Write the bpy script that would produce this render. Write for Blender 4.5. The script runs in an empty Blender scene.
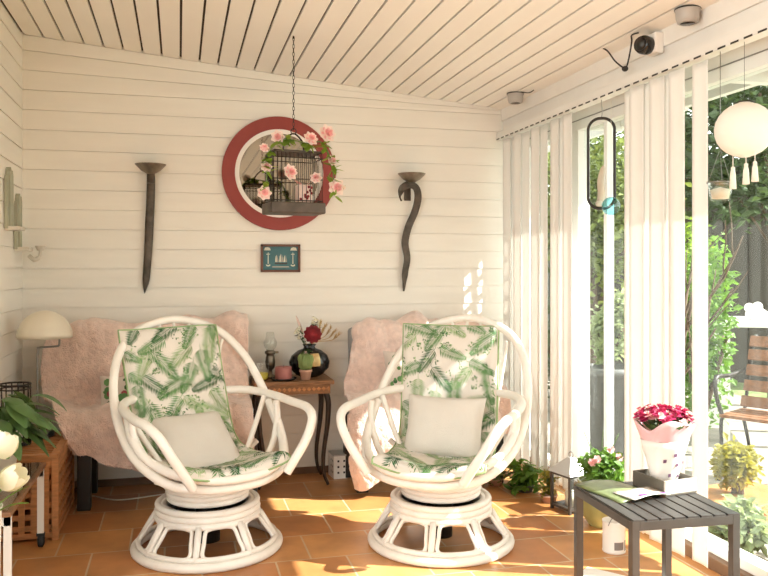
import bpy, math, random
from mathutils import Vector, Matrix, noise
import numpy as np
R = math.radians; PI = math.pi
rnd = random.Random(7)
sc = bpy.context.scene
col = sc.collection

# ------------------------------------------------------------------ materials
def mat(name, color, rough=.6, metal=0., var=.0, vscale=8., bump=0., bscale=60., spec=.5, sheen=0., emit=None, stretch=None):
    m = bpy.data.materials.new(name); m.use_nodes = True
    nt = m.node_tree; b = nt.nodes['Principled BSDF']
    b.inputs['Base Color'].default_value = (*color, 1); b.inputs['Roughness'].default_value = rough
    b.inputs['Metallic'].default_value = metal; b.inputs['Specular IOR Level'].default_value = spec
    if sheen:
        b.inputs['Sheen Weight'].default_value = sheen; b.inputs['Sheen Roughness'].default_value = .5
    if var or bump:
        tc = nt.nodes.new('ShaderNodeTexCoord'); src = tc.outputs['Object']
        if stretch:
            mp = nt.nodes.new('ShaderNodeMapping'); mp.inputs['Scale'].default_value = stretch
            nt.links.new(src, mp.inputs['Vector']); src = mp.outputs['Vector']
    if var:
        n = nt.nodes.new('ShaderNodeTexNoise'); n.inputs['Scale'].default_value = vscale; n.inputs['Detail'].default_value = 4
        nt.links.new(src, n.inputs['Vector'])
        r = nt.nodes.new('ShaderNodeValToRGB')
        r.color_ramp.elements[0].position = .3; r.color_ramp.elements[1].position = .7
        r.color_ramp.elements[0].color = (*[max(0, c*(1-var)) for c in color], 1)
        r.color_ramp.elements[1].color = (*[min(1, c*(1+var*.8)) for c in color], 1)
        nt.links.new(n.outputs['Fac'], r.inputs['Fac']); nt.links.new(r.outputs['Color'], b.inputs['Base Color'])
    if bump:
        n2 = nt.nodes.new('ShaderNodeTexNoise'); n2.inputs['Scale'].default_value = bscale; n2.inputs['Detail'].default_value = 3
        nt.links.new(src, n2.inputs['Vector'])
        bp = nt.nodes.new('ShaderNodeBump'); bp.inputs['Strength'].default_value = bump; bp.inputs['Distance'].default_value = .01
        nt.links.new(n2.outputs['Fac'], bp.inputs['Height']); nt.links.new(bp.outputs['Normal'], b.inputs['Normal'])
    return m

def leafmat(name, color, trans=.35, rough=.5, var=.35):
    m = mat(name, color, rough, var=var, vscale=9)
    nt = m.node_tree; b = nt.nodes['Principled BSDF']; out = nt.nodes['Material Output']
    t = nt.nodes.new('ShaderNodeBsdfTranslucent'); t.inputs['Color'].default_value = (min(1, color[0]*1.5), min(1, color[1]*1.4), color[2], 1)
    mx = nt.nodes.new('ShaderNodeMixShader'); mx.inputs[0].default_value = trans
    nt.links.new(b.outputs[0], mx.inputs[1]); nt.links.new(t.outputs[0], mx.inputs[2]); nt.links.new(mx.outputs[0], out.inputs[0])
    return m

def glassmat(name, tint=(1, 1, 1), refl=1., base_refl=.0):
    m = bpy.data.materials.new(name); m.use_nodes = True
    nt = m.node_tree; nt.nodes.remove(nt.nodes['Principled BSDF']); out = nt.nodes['Material Output']
    tr = nt.nodes.new('ShaderNodeBsdfTransparent'); tr.inputs[0].default_value = (*tint, 1)
    gl = nt.nodes.new('ShaderNodeBsdfGlossy'); gl.inputs['Roughness'].default_value = .0
    fr = nt.nodes.new('ShaderNodeLayerWeight'); fr.inputs['Blend'].default_value = .5
    pw = nt.nodes.new('ShaderNodeMath'); pw.operation = 'POWER'; pw.inputs[1].default_value = 5
    nt.links.new(fr.outputs['Facing'], pw.inputs[0])
    ma = nt.nodes.new('ShaderNodeMath'); ma.operation = 'MULTIPLY_ADD'; ma.inputs[1].default_value = refl*.96; ma.inputs[2].default_value = .04*refl+base_refl
    nt.links.new(pw.outputs[0], ma.inputs[0])
    mx = nt.nodes.new('ShaderNodeMixShader')
    nt.links.new(ma.outputs[0], mx.inputs[0]); nt.links.new(tr.outputs[0], mx.inputs[1]); nt.links.new(gl.outputs[0], mx.inputs[2])
    nt.links.new(mx.outputs[0], out.inputs[0])
    return m

def tilemat():
    m = bpy.data.materials.new('terracotta_tiles'); m.use_nodes = True
    nt = m.node_tree; b = nt.nodes['Principled BSDF']
    tc = nt.nodes.new('ShaderNodeTexCoord'); mp = nt.nodes.new('ShaderNodeMapping')
    mp.inputs['Location'].default_value = (.201+2.87, 1.433, 0)
    nt.links.new(tc.outputs['Object'], mp.inputs['Vector'])
    br = nt.nodes.new('ShaderNodeTexBrick'); br.offset = .5; br.offset_frequency = 2; br.squash = 1
    br.inputs['Scale'].default_value = 1; br.inputs['Brick Width'].default_value = .287; br.inputs['Row Height'].default_value = .287
    br.inputs['Mortar Size'].default_value = .0045; br.inputs['Mortar Smooth'].default_value = .3
    br.inputs['Color1'].default_value = (.42, .165, .052, 1); br.inputs['Color2'].default_value = (.56, .275, .098, 1)
    br.inputs['Mortar'].default_value = (.55, .40, .25, 1)
    nt.links.new(mp.outputs[0], br.inputs['Vector'])
    n = nt.nodes.new('ShaderNodeTexNoise'); n.inputs['Scale'].default_value = 6; n.inputs['Detail'].default_value = 6
    nt.links.new(mp.outputs[0], n.inputs['Vector'])
    rp = nt.nodes.new('ShaderNodeMapRange'); rp.inputs[1].default_value = .3; rp.inputs[2].default_value = .7; rp.inputs[3].default_value = .78; rp.inputs[4].default_value = 1.18
    nt.links.new(n.outputs['Fac'], rp.inputs[0])
    mx = nt.nodes.new('ShaderNodeMix'); mx.data_type = 'RGBA'; mx.blend_type = 'MULTIPLY'; mx.inputs[0].default_value = 1
    nt.links.new(br.outputs['Color'], mx.inputs[6]); nt.links.new(rp.outputs[0], mx.inputs[7])
    nt.links.new(mx.outputs[2], b.inputs['Base Color'])
    b.inputs['Roughness'].default_value = .38
    bp = nt.nodes.new('ShaderNodeBump'); bp.invert = True; bp.inputs['Strength'].default_value = .5; bp.inputs['Distance'].default_value = .004
    nt.links.new(br.outputs['Fac'], bp.inputs['Height']); nt.links.new(bp.outputs[0], b.inputs['Normal'])
    return m

def vanemat():
    m = bpy.data.materials.new('vane_fabric'); m.use_nodes = True
    nt = m.node_tree; b = nt.nodes['Principled BSDF']; out = nt.nodes['Material Output']
    b.inputs['Base Color'].default_value = (.90, .885, .86, 1); b.inputs['Roughness'].default_value = .8
    t = nt.nodes.new('ShaderNodeBsdfTranslucent'); t.inputs[0].default_value = (.88, .86, .82, 1)
    mx = nt.nodes.new('ShaderNodeMixShader'); mx.inputs[0].default_value = .24
    nt.links.new(b.outputs[0], mx.inputs[1]); nt.links.new(t.outputs[0], mx.inputs[2]); nt.links.new(mx.outputs[0], out.inputs[0])
    return m

M = {}
M['wall'] = mat('white_painted_boards', (.79, .765, .70), .55, var=.03, vscale=3, stretch=(1, 1, 6))
M['ceil'] = mat('white_painted_ceiling', (.83, .815, .765), .6, var=.02, vscale=3)
M['gap'] = mat('dark_plank_gap', (.06, .045, .035), .9)
M['floor'] = tilemat()
M['plinth'] = mat('brown_plinth_tile', (.16, .09, .05), .6, var=.2)
M['beam'] = mat('cream_painted_beam', (.78, .755, .71), .5, var=.03)
M['upvc'] = mat('white_window_frame', (.74, .73, .70), .35)
M['glass'] = glassmat('window_glass', (.96, .985, .975), .5)
M['cglass'] = glassmat('clear_glass', (.95, .96, .95), 1.0, .02)
M['vane'] = vanemat()
M['rattan'] = mat('white_painted_rattan', (.82, .79, .735), .38, var=.06, vscale=14, bump=.15, bscale=30)
M['cush'] = mat('off_white_cotton', (.70, .66, .60), .85, var=.05, bump=.15, bscale=200)
M['fern'] = mat('fern_print_green', (.115, .26, .09), .85, var=.35, vscale=14)
M['fern2'] = mat('fern_print_pale_green', (.29, .42, .20), .85, var=.3, vscale=18)
M['fern3'] = mat('fern_print_dark_green', (.045, .13, .05), .85, var=.4, vscale=18)
M['pillow'] = mat('cream_linen', (.68, .645, .59), .9, var=.04, bump=.3, bscale=300)
M['pink'] = mat('pink_plush', (.82, .63, .555), .95, var=.13, vscale=26, bump=.9, bscale=140, sheen=.6)
M['pinkhair'] = mat('pink_plush_pile', (.82, .635, .56), .95, var=.12, vscale=30, sheen=.6)
M['black'] = mat('black_lacquer', (.012, .011, .010), .35)
M['iron'] = mat('dark_wrought_iron', (.095, .078, .062), .5, .6, var=.4, vscale=20, bump=.3)
M['bowl'] = mat('worn_bronze_bowl', (.20, .165, .125), .35, .7, var=.3, vscale=30)
M['steel'] = mat('grey_brushed_steel', (.28, .275, .26), .4, .8)
M['dwire'] = mat('dark_wire', (.03, .025, .022), .45, .4)
M['red'] = mat('brick_red_paint', (.26, .035, .026), .45, var=.08, vscale=10)
M['white'] = mat('white_paint', (.80, .77, .72), .45)
M['mirror'] = mat('dim_tinted_mirror', (.30, .29, .26), .03, 1.)  # dark tint stands in for a dim room in the reflection
M['oak'] = mat('orange_teak', (.46, .20, .07), .45, var=.3, vscale=12, stretch=(1, 1, 6), bump=.1)
M['walnut'] = mat('brown_carved_wood', (.24, .115, .05), .4, var=.35, vscale=14, stretch=(1, 5, 5))
M['dkwood'] = mat('dark_brown_wood', (.035, .02, .013), .4, var=.3, vscale=14)
M['cream'] = mat('cream_enamel', (.72, .67, .55), .35)
M['cagebr'] = mat('aged_brown_metal', (.085, .065, .05), .5, .3, var=.3, vscale=20)
M['tin'] = mat('grey_tinned_metal', (.46, .45, .43), .4, .3)
M['rubber'] = mat('black_rubber', (.015, .015, .015), .6)
M['leaf'] = leafmat('dark_green_leaf', (.055, .115, .035))
M['leafmid'] = leafmat('waxy_green_leaf', (.10, .19, .06), .25, .4)
M['leafy'] = leafmat('fresh_green_leaf', (.12, .24, .035))
M['leafb'] = leafmat('bright_green_leaf', (.22, .34, .05), .5)
M['leafo'] = leafmat('olive_leaf', (.15, .19, .05), .3)
M['leafd'] = leafmat('deep_hedge_leaf', (.05, .085, .025), .3)
M['leafyel'] = leafmat('yellow_green_leaf', (.27, .25, .04), .45)
M['leafpale'] = leafmat('silvery_leaf', (.27, .33, .19), .4)
M['drieds'] = mat('dried_straw', (.55, .38, .17), .8)
M['petalw'] = leafmat('ivory_petal', (.83, .79, .68), .3, var=.06)
M['petalp'] = leafmat('pink_petal', (.85, .47, .50), .3, var=.2)
M['petalpp'] = leafmat('pale_pink_petal', (.90, .70, .69), .3, var=.15)
M['petalm'] = leafmat('magenta_petal', (.40, .022, .10), .25, var=.4)
M['petalr'] = mat('dark_red_petal', (.22, .012, .018), .6, var=.4, vscale=30)
M['stem'] = mat('green_stem', (.10, .17, .05), .6)
M['bark'] = mat('brown_bark', (.10, .065, .04), .9, var=.3, bump=.6)
M['vaseb'] = mat('black_glazed_ceramic', (.012, .011, .011), .12)
M['gold'] = mat('gold_lustre', (.62, .46, .22), .25, .7, var=.3, vscale=25)
M['pewter'] = mat('tarnished_pewter', (.20, .17, .13), .35, .85)
M['candle'] = mat('dusky_pink_wax', (.36, .13, .115), .5, var=.15)
M['terra'] = mat('pale_terracotta', (.55, .33, .24), .8, var=.1)
M['lemon'] = mat('yellow_wax', (.62, .50, .06), .4)
M['cactus'] = mat('cactus_green', (.19, .27, .09), .7, var=.2)
M['teal'] = mat('teal_paint', (.05, .15, .17), .6, var=.2)
M['frame'] = mat('reddish_wood_frame', (.13, .05, .03), .4)
M['sage'] = mat('sage_green_paint', (.36, .37, .28), .6, var=.12, vscale=12)
M['shell'] = mat('pearly_shell', (.62, .58, .50), .35, var=.2)
M['greyplastic'] = mat('grey_plastic', (.40, .385, .36), .45)
M['lens'] = mat('black_lens', (.01, .01, .01), .12)
M['paper'] = mat('white_rice_paper', (.82, .78, .72), .8, bump=.15, bscale=40)
M['cotton'] = mat('white_cotton_tassel', (.82, .78, .71), .9)
M['glassteal'] = glassmat('teal_blown_glass', (.45, .75, .78), 1, .06)
M['drift'] = mat('pale_driftwood', (.55, .47, .37), .8, var=.25, vscale=25, stretch=(1, 1, .2))
M['slat'] = mat('weathered_dark_slats', (.038, .035, .033), .42, var=.3, vscale=14, stretch=(5, .6, 5))
M['tmetal'] = mat('grey_painted_steel', (.085, .08, .075), .38, .6, var=.15)
M['tray'] = mat('dark_grey_wood', (.10, .085, .065), .5, var=.2)
M['traylt'] = mat('bleached_wood', (.48, .43, .36), .6, var=.15, vscale=20, stretch=(.4, 5, 5))
M['cellow'] = mat('white_flower_wrap', (.74, .70, .66), .35, var=.04)
M['cellop'] = leafmat('pink_flower_wrap', (.80, .55, .61), .35, .3, .12)
M['cellod'] = mat('purple_print', (.12, .05, .10), .5)
M['olglaze'] = mat('olive_glaze', (.40, .37, .14), .22, var=.35, vscale=9, stretch=(1, 1, .25))
M['soil'] = mat('potting_soil', (.04, .028, .02), .95, var=.3)
M['label'] = mat('grey_label_print', (.22, .20, .19), .6)
M['maggreen'] = mat('magazine_cover_green', (.17, .21, .09), .35, var=.5, vscale=14)
M['magwhite'] = mat('magazine_paper', (.78, .74, .70), .4)
M['magpurple'] = mat('magazine_purple_print', (.17, .06, .22), .4)
M['gwood'] = mat('garden_chair_brown_wood', (.20, .085, .038), .5, var=.3, vscale=10, stretch=(6, 1, 6))
M['gravel'] = mat('pale_garden_paving', (.27, .24, .20), .9, var=.25, vscale=5, bump=.5)
M['patio'] = mat('pale_patio_slabs', (.55, .52, .47), .9, var=.15, vscale=4)
M['lawn'] = mat('lawn', (.15, .20, .06), .9, var=.4, vscale=12)
M['shed'] = mat('dark_brown_shed_boards', (.035, .025, .017), .8, var=.3, vscale=5, stretch=(6, 6, .4))
M['gplank'] = mat('grey_green_fence', (.15, .17, .15), .7, var=.2, vscale=6)
M['dgrey'] = mat('dark_grey_planter', (.10, .10, .095), .6, var=.1)
M['roof'] = mat('roof_felt', (.10, .095, .09), .9)
M['brickhouse'] = mat('brown_house_wall', (.20, .14, .10), .9, var=.25)
M['rug'] = mat('white_sheet', (.80, .77, .72), .7)
M['cordw'] = mat('white_cable', (.72, .66, .55), .5)
M['strap'] = mat('grey_blue_velvet', (.3, .3, .3), .8)
M['floral'] = mat('floral_print', (.66, .58, .52), .85)
M['florald'] = mat('floral_print_rose', (.30, .06, .07), .85)

# ------------------------------------------------------------------ mesh builder
def fr(n, up=None):
    n = Vector(n).normalized()
    u = Vector(up or (0, 0, 1))
    if abs(n.dot(u)) > .98: u = Vector((1, 0, 0))
    a = u.cross(n).normalized(); b = n.cross(a)
    return a, b, n
def T(x, y, z): return Matrix.Translation((x, y, z))
def RX(a): return Matrix.Rotation(R(a), 4, 'X')
def RY(a): return Matrix.Rotation(R(a), 4, 'Y')
def RZ(a): return Matrix.Rotation(R(a), 4, 'Z')

class MB:
    def __init__(s): s.v = []; s.f = []; s.mi = []; s.sm = []
    def add(s, vs, fs, mi=0, smooth=True, mtx=None):
        o = len(s.v)
        if mtx is not None: vs = [mtx @ Vector(p) for p in vs]
        s.v += [tuple(p) for p in vs]
        for f in fs:
            s.f.append(tuple(i+o for i in f)); s.mi.append(mi); s.sm.append(smooth)
        return s
    def box(s, c, d, mi=0, mtx=None):
        x, y, z = d[0]/2, d[1]/2, d[2]/2
        vs = [Vector(c)+Vector(p) for p in ((-x,-y,-z),(x,-y,-z),(x,y,-z),(-x,y,-z),(-x,-y,z),(x,-y,z),(x,y,z),(-x,y,z))]
        return s.add(vs, [(0,3,2,1),(4,5,6,7),(0,1,5,4),(1,2,6,5),(2,3,7,6),(3,0,4,7)], mi, False, mtx)
    def bb(s, lo, hi, mi=0, mtx=None):
        return s.box([(a+b)/2 for a, b in zip(lo, hi)], [b-a for a, b in zip(lo, hi)], mi, mtx)
    def bar(s, p, q, w, h, mi=0, up=None):
        p, q = Vector(p), Vector(q); a, b, n = fr(q-p, up)
        vs = [o + a*(i*w/2) + b*(j*h/2) for o in (p, q) for i, j in ((-1,-1),(1,-1),(1,1),(-1,1))]
        return s.add(vs, [(0,3,2,1),(4,5,6,7),(0,1,5,4),(1,2,6,5),(2,3,7,6),(3,0,4,7)], mi, False)
    def tube(s, pts, r, seg=10, mi=0, closed=False, cap=True, flat=1.):
        pts = [Vector(p) for p in pts]; n = len(pts)
        rs = r if isinstance(r, (list, tuple)) else [r]*n
        tg = []
        for i in range(n):
            if closed: t = pts[(i+1) % n]-pts[i-1]
            else: t = pts[min(i+1, n-1)]-pts[max(i-1, 0)]
            tg.append(t.normalized() if t.length > 1e-9 else Vector((0, 0, 1)))
        a, b, _ = fr(tg[0]); vs = []
        fa = a
        for i in range(n):
            fa = (fa - tg[i]*fa.dot(tg[i])); fa = fa.normalized() if fa.length > 1e-6 else fr(tg[i])[0]
            fb = tg[i].cross(fa)
            for k in range(seg):
                an = 2*PI*k/seg
                vs.append(pts[i] + fa*(math.cos(an)*rs[i]) + fb*(math.sin(an)*rs[i]*flat))
        fs = []
        m = n if closed else n-1
        off = 0
        if closed:   # best matching twist for the seam
            best = 1e9
            for k in range(seg):
                d = (vs[k]-vs[(n-1)*seg]).length
                if d < best: best = d; off = k
        for i in range(m):
            j = (i+1) % n; o = off if (closed and i == n-1) else 0
            for k in range(seg):
                fs.append((i*seg+k, i*seg+(k+1) % seg, j*seg+(k+1+o) % seg, j*seg+(k+o) % seg))
        if cap and not closed:
            fs.append(tuple(range(seg-1, -1, -1))); fs.append(tuple((n-1)*seg+k for k in range(seg)))
        return s.add(vs, fs, mi)
    def lathe(s, prof, c=(0,0,0), seg=28, mi=0, mtx=None, sx=1., sy=1.):
        vs = []; fs = []; n = len(prof)
        for r, z in prof:
            for k in range(seg):
                a = 2*PI*k/seg; vs.append((c[0]+r*math.cos(a)*sx, c[1]+r*math.sin(a)*sy, c[2]+z))
        for i in range(n-1):
            for k in range(seg):
                fs.append((i*seg+k, i*seg+(k+1) % seg, (i+1)*seg+(k+1) % seg, (i+1)*seg+k))
        if prof[0][0] > 1e-5: fs.append(tuple(range(seg-1, -1, -1)))
        if prof[-1][0] > 1e-5: fs.append(tuple((n-1)*seg+k for k in range(seg)))
        return s.add(vs, fs, mi, True, mtx)
    def ell(s, c, rad, mi=0, seg=16, ring=10, mtx=None):
        prof = [(max(1e-6, math.sin(PI*i/ring)), -math.cos(PI*i/ring)) for i in range(ring+1)]
        vs = []; fs = []
        for r, z in prof:
            for k in range(seg):
                a = 2*PI*k/seg; vs.append((c[0]+rad[0]*r*math.cos(a), c[1]+rad[1]*r*math.sin(a), c[2]+rad[2]*z))
        for i in range(ring):
            for k in range(seg):
                fs.append((i*seg+k, i*seg+(k+1) % seg, (i+1)*seg+(k+1) % seg, (i+1)*seg+k))
        return s.add(vs, fs, mi, True, mtx)
    def ring(s, c, rad, r, axis='z', n=48, seg=10, mi=0, ry=None):
        ry = ry or rad; pts = []
        for k in range(n):
            a = 2*PI*k/n; u, v = rad*math.cos(a), ry*math.sin(a)
            d = {'z': (u, v, 0), 'y': (u, 0, v), 'x': (0, u, v)}[axis]
            pts.append(Vector(c)+Vector(d))
        return s.tube(pts, r, seg, mi, closed=True)
    def prism(s, pts, h, mi=0, mtx=None):          # polygon in xy extruded by h in z
        n = len(pts); vs = [(x, y, 0) for x, y in pts]+[(x, y, h) for x, y in pts]
        fs = [tuple(range(n-1, -1, -1)), tuple(range(n, 2*n))]+[(i, (i+1) % n, n+(i+1) % n, n+i) for i in range(n)]
        return s.add(vs, fs, mi, False, mtx)
    def grid(s, P, mi=0, closed_u=False):          # P[i][j] points
        nu, nv = len(P), len(P[0]); vs = [p for row in P for p in row]; fs = []
        for i in range(nu if closed_u else nu-1):
            for j in range(nv-1):
                k = (i+1) % nu; fs.append((i*nv+j, k*nv+j, k*nv+j+1, i*nv+j+1))
        return s.add(vs, fs, mi)
    def leaf(s, p, d, L, W, droop=0., mi=0, n=4, up=None, fold=.15):
        p = Vector(p); d = Vector(d).normalized(); a, b, _ = fr(d, up); rows = []
        q = p.copy(); dd = d.copy()
        for i in range(n+1):
            t = i/n; w = W/2*math.sin(PI*min(.97, t*.93+.07))**.8
            a2 = fr(dd, up)[0] if up is None else a
            nn = dd.cross(a2)
            rows.append((q-a2*w+nn*(-fold*w), q.copy(), q+a2*w+nn*(-fold*w)))
            dd = (dd+Vector((0, 0, -droop/n))).normalized(); q = q+dd*(L/n)
        vs = [x for r_ in rows for x in r_]; fs = []
        for i in range(n):
            for j in (0, 1): fs.append((3*i+j, 3*i+j+1, 3*i+4+j, 3*i+3+j))
        return s.add(vs, fs, mi)
    def cloud(s, c, rad, n, size, mi=0, rg=None, shell=.5, elong=1.6):
        rg = rg or rnd
        for _ in range(n):
            while True:
                p = Vector((rg.uniform(-1, 1), rg.uniform(-1, 1), rg.uniform(-1, 1)))
                if p.length < 1 and p.length > shell*rg.random(): break
            p = Vector((p.x*rad[0], p.y*rad[1], p.z*rad[2]))+Vector(c)
            d = Vector((rg.uniform(-1, 1), rg.uniform(-1, 1), rg.uniform(-.8, .5))).normalized()
            a, b, _ = fr(d, (rg.uniform(-1, 1), rg.uniform(-1, 1), 1)); L = size*rg.uniform(.6, 1.3); w = L/elong/2
            s.add([p, p+d*L*.5+a*w+b*w*.3, p+d*L, p+d*L*.5-a*w+b*w*.3], [(0, 1, 2, 3)], mi, False)
        return s
    def build(s, name, mats, parent=None, bevel=0., sub=0, solid=0., loc=None):
        me = bpy.data.meshes.new(name); me.from_pydata(s.v, [], s.f); me.update()
        for m in (mats if isinstance(mats, (list, tuple)) else [mats]): me.materials.append(M[m])
        me.polygons.foreach_set('material_index', s.mi); me.polygons.foreach_set('use_smooth', s.sm)
        o = bpy.data.objects.new(name, me); col.objects.link(o)
        if parent: o.parent = parent
        if loc: o.location = loc
        if solid:
            k = o.modifiers.new('solid', 'SOLIDIFY'); k.thickness = solid; k.offset = -1
        if bevel:
            k = o.modifiers.new('bevel', 'BEVEL'); k.width = bevel; k.segments = 2; k.limit_method = 'ANGLE'
        if sub:
            k = o.modifiers.new('sub', 'SUBSURF'); k.levels = sub; k.render_levels = sub
        return o

def cr(pts, n=8, closed=False):
    pts = [Vector(p) for p in pts]; out = []; m = len(pts)
    for i in range(m if closed else m-1):
        if closed: p0, p1, p2, p3 = pts[i-1], pts[i], pts[(i+1) % m], pts[(i+2) % m]
        else: p0, p1, p2, p3 = pts[max(i-1, 0)], pts[i], pts[i+1], pts[min(i+2, m-1)]
        for k in range(n):
            t = k/n
            out.append(.5*((2*p1)+(p2-p0)*t+(2*p0-5*p1+4*p2-p3)*t*t+(3*p1-p0-3*p2+p3)*t**3))
    if not closed: out.append(pts[-1])
    return out

def thing(name, label, cat, loc=(0,0,0), rz=0, group=None):
    o = bpy.data.objects.new(name, None); col.objects.link(o); o.empty_display_size = .05
    o.location = loc; o.rotation_euler = (0, 0, R(rz)); tag(o, label, cat, group); return o
def tag(o, label, cat, group=None, kind=None):
    o['label'] = label; o['category'] = cat
    if group: o['group'] = group
    if kind: o['kind'] = kind
    return o
def struct(o): o['kind'] = 'structure'; return o
def dup(root, label, loc, rz=None, skip=()):
    c = root.copy(); col.objects.link(c); c['label'] = label; c.location = loc
    if rz is not None: c.rotation_euler = (0, 0, R(rz))
    for ch in list(root.children):
        if ch.name.split('.')[0] in skip: continue
        d = ch.copy(); col.objects.link(d); d.parent = c
        for g in list(ch.children):
            e = g.copy(); col.objects.link(e); e.parent = d
    return c

# ------------------------------------------------------------------ room shell
XL, XR, YB = -.80, 1.92, 4.50
def ceil_z(x): return 2.406-.0960*(x+.80)
Y0 = -3.2
struct(MB().bb((XL-.12, Y0, -.1), (2.12, YB+.1, 0)).build('floor', 'floor'))

def siding(y_or_x, a0, a1, z0, ztop, axis):
    """lapped boards: each board leans out 5 mm towards its lower edge"""
    mb = MB(); ph = .1045; n = int(2.5/ph)+1
    for i in range(n):
        za = .045+i*ph-.02; zb = za+ph
        zb_ = zb
        def top(a): return ztop(a)
        za0, za1 = min(za, top(a0)), min(za, top(a1)); zb0, zb1 = min(zb_, top(a0)), min(zb_, top(a1))
        if za >= max(top(a0), top(a1)): break
        o0, o1 = .0055, .002; gz = .0032
        if axis == 'y':
            Y = y_or_x
            vs = [(a0, Y-o0, za0), (a1, Y-o0, za1), (a1, Y-o1, zb1-gz), (a0, Y-o1, zb0-gz), (a0, Y+.004, za0), (a1, Y+.004, za1), (a0, Y+.004, zb0-gz), (a1, Y+.004, zb1-gz)]
        else:
            X = y_or_x
            vs = [(X+o0, a1, za1), (X+o0, a0, za0), (X+o1, a0, zb0-gz), (X+o1, a1, zb1-gz), (X-.004, a1, za1), (X-.004, a0, za0), (X-.004, a1, zb1-gz), (X-.004, a0, zb0-gz)]
        mb.add(vs, [(0, 1, 2, 3), (4, 5, 1, 0), (3, 2, 7, 6) if axis == 'y' else (2, 3, 6, 7)], 0, False)
    return mb
wb = siding(YB, XL, 2.0, 0, ceil_z, 'y')
wb.bb((XL-.12, YB+.004, 0), (2.14, YB+.12, 2.42))
struct(wb.build('wall_back', 'wall'))
wl = siding(XL, 2.4, YB, 0, lambda a: 2.406, 'x')
wl.bb((XL-.12, 2.4, 0), (XL-.004, YB+.1, 2.42))
struct(wl.build('wall_left', 'wall'))
# house side of the room, behind the camera
struct(MB().bb((-.92, Y0-.1, 0), (2.2, Y0, 2.6)).build('wall_house', 'brickhouse'))
struct(MB().bb((-6, Y0, -.14), (XL-.12, 6, -.02)).build('ground', 'patio'))
# baseboard along the back wall and kerb along the window wall
struct(MB().bb((XL, YB-.016, 0), (2.0, YB-.0062, .038)).build('baseboard_back', 'plinth'))
struct(MB().bb((2.0, Y0, 0), (2.12, YB-.02, .05)).build('baseboard_right', 'plinth', bevel=.004))
# ceiling: planks running from the back wall towards the camera, open dark joints
cb = MB(); pitch = .1003; k = 0
x = XL+.012
while x < XR+.05:
    x1 = min(x+pitch-.011, XR+.05)
    z0, z1 = ceil_z(x), ceil_z(x1)
    cb.add([(x, Y0, z0), (x1, Y0, z1), (x1, YB, z1), (x, YB, z0), (x, Y0, z0+.014), (x1, Y0, z1+.014), (x1, YB, z1+.014), (x, YB, z0+.014)],
           [(0, 3, 2, 1), (0, 4, 7, 3), (1, 2, 6, 5)], 0, False)
    x += pitch
za, zb = ceil_z(XL-.12)+.014, ceil_z(2.0)+.014
cb.add([(XL-.12, Y0, za), (2.0, Y0, zb), (2.0, YB+.12, zb), (XL-.12, YB+.12, za)], [(0, 3, 2, 1)], 1, False)
struct(cb.build('ceiling', ['ceil', 'gap']))
# roof over the room with the overhanging eave
rf = MB()
x1, zz1 = 2.60, ceil_z(2.6)+.06
rf.add([(XL-.3, Y0-.1, 2.5), (x1, Y0-.1, zz1), (x1, 6.2, zz1), (XL-.3, 6.2, 2.5), (XL-.3, Y0-.1, 2.56), (x1, Y0-.1, zz1+.06), (x1, 6.2, zz1+.06), (XL-.3, 6.2, 2.56)],
       [(0, 3, 2, 1), (4, 5, 6, 7), (0, 1, 5, 4), (1, 2, 6, 5), (2, 3, 7, 6), (3, 0, 4, 7)], 0, False)
struct(rf.build('roof', 'roof'))
# cream soffit, rafters and fascia of the eave
ef = MB()
ef.bb((2.56, Y0, 2.02), (2.598, 6.1, 2.20))
for i in range(14):
    y = -2.6+i*.62; ef.bb((2.12, y, 2.0), (2.58, y+.05, 2.10))
struct(ef.build('trim_1', 'beam'))
# beam over the windows (two boards)
bm = MB(); bm.bb((XR, Y0, 2.0), (2.10, YB, 2.19)); bm.bb((XR-.012, Y0, 2.075), (XR, YB, 2.16))
struct(bm.build('trim_2', 'beam', bevel=.003))
# corner post between back wall and window
struct(MB().bb((1.995, 4.405, .05), (2.12, YB-.006, 2.0)).build('trim_3', 'upvc', bevel=.004))

# window wall
w = MB()
w.bb((2.03, Y0, 1.90), (2.10, 4.405, 2.0)); w.bb((2.03, Y0, .05), (2.10, 4.405, .09))
for y, wd in ((3.80, .075), (2.10-.9, .07), (-.4, .07), (-2., .07)): w.bb((2.03, y-wd/2, .09), (2.10, y+wd/2, 1.90))
w.bb((2.045, 3.50, .09), (2.085, 3.53, 1.9))
w.bb((2.026, Y0, 1.948), (2.03, 4.405, 1.954), 1)
win = struct(w.build('window_1', ['upvc', 'steel'], bevel=.004))
for y0, y1 in ((3.84, 4.40), (1.24, 3.76), (-.36, 1.16), (-1.96, -.44), (-3.2, -2.04)):
    MB().bb((2.063, y0, .09), (2.069, y1, 1.90)).build('pane', 'glass', win)

# ------------------------------------------------------------------ vertical blind
bl = thing('vertical_blind', 'white vertical blind drawn partly open along the window wall', 'blind', (1.895, 3.2, 0))
hr = MB(); hr.bb((-.022, -3.4, 1.956), (.03, 1.285, 2.0))
y = -3.38
while y < 1.25:
    hr.bb((-.0228, y, 1.9555), (-.0215, y+.042, 1.9625), 1); y += .068
hr.build('headrail', ['upvc', 'dwire'], bl)
def vane_mesh():
    m = MB(); P = []
    for i in range(7):
        u = i/6-.5; P.append([(.006*math.cos(u*PI), u*.09, z) for z in (0, .02, .6, 1.2, 1.86, 1.895)])
    m.grid(P); return m
v0 = vane_mesh().build('vane', 'vane', bl, solid=.0014)
spots = []
for y in (4.360, 4.286, 4.212, 4.138): spots.append((y-3.2, 5))
for y in (3.975, 3.908): spots.append((y-3.2, 4))
for y in (3.746, 3.68, 3.606): spots.append((y-3.2, 4))
for y in (3.06, 2.986, 2.912, 2.838, 2.766, 2.706): spots.append((y-3.2, 5))
spots.append((2.587-3.2, 3))
vrnd = random.Random(3)
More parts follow.
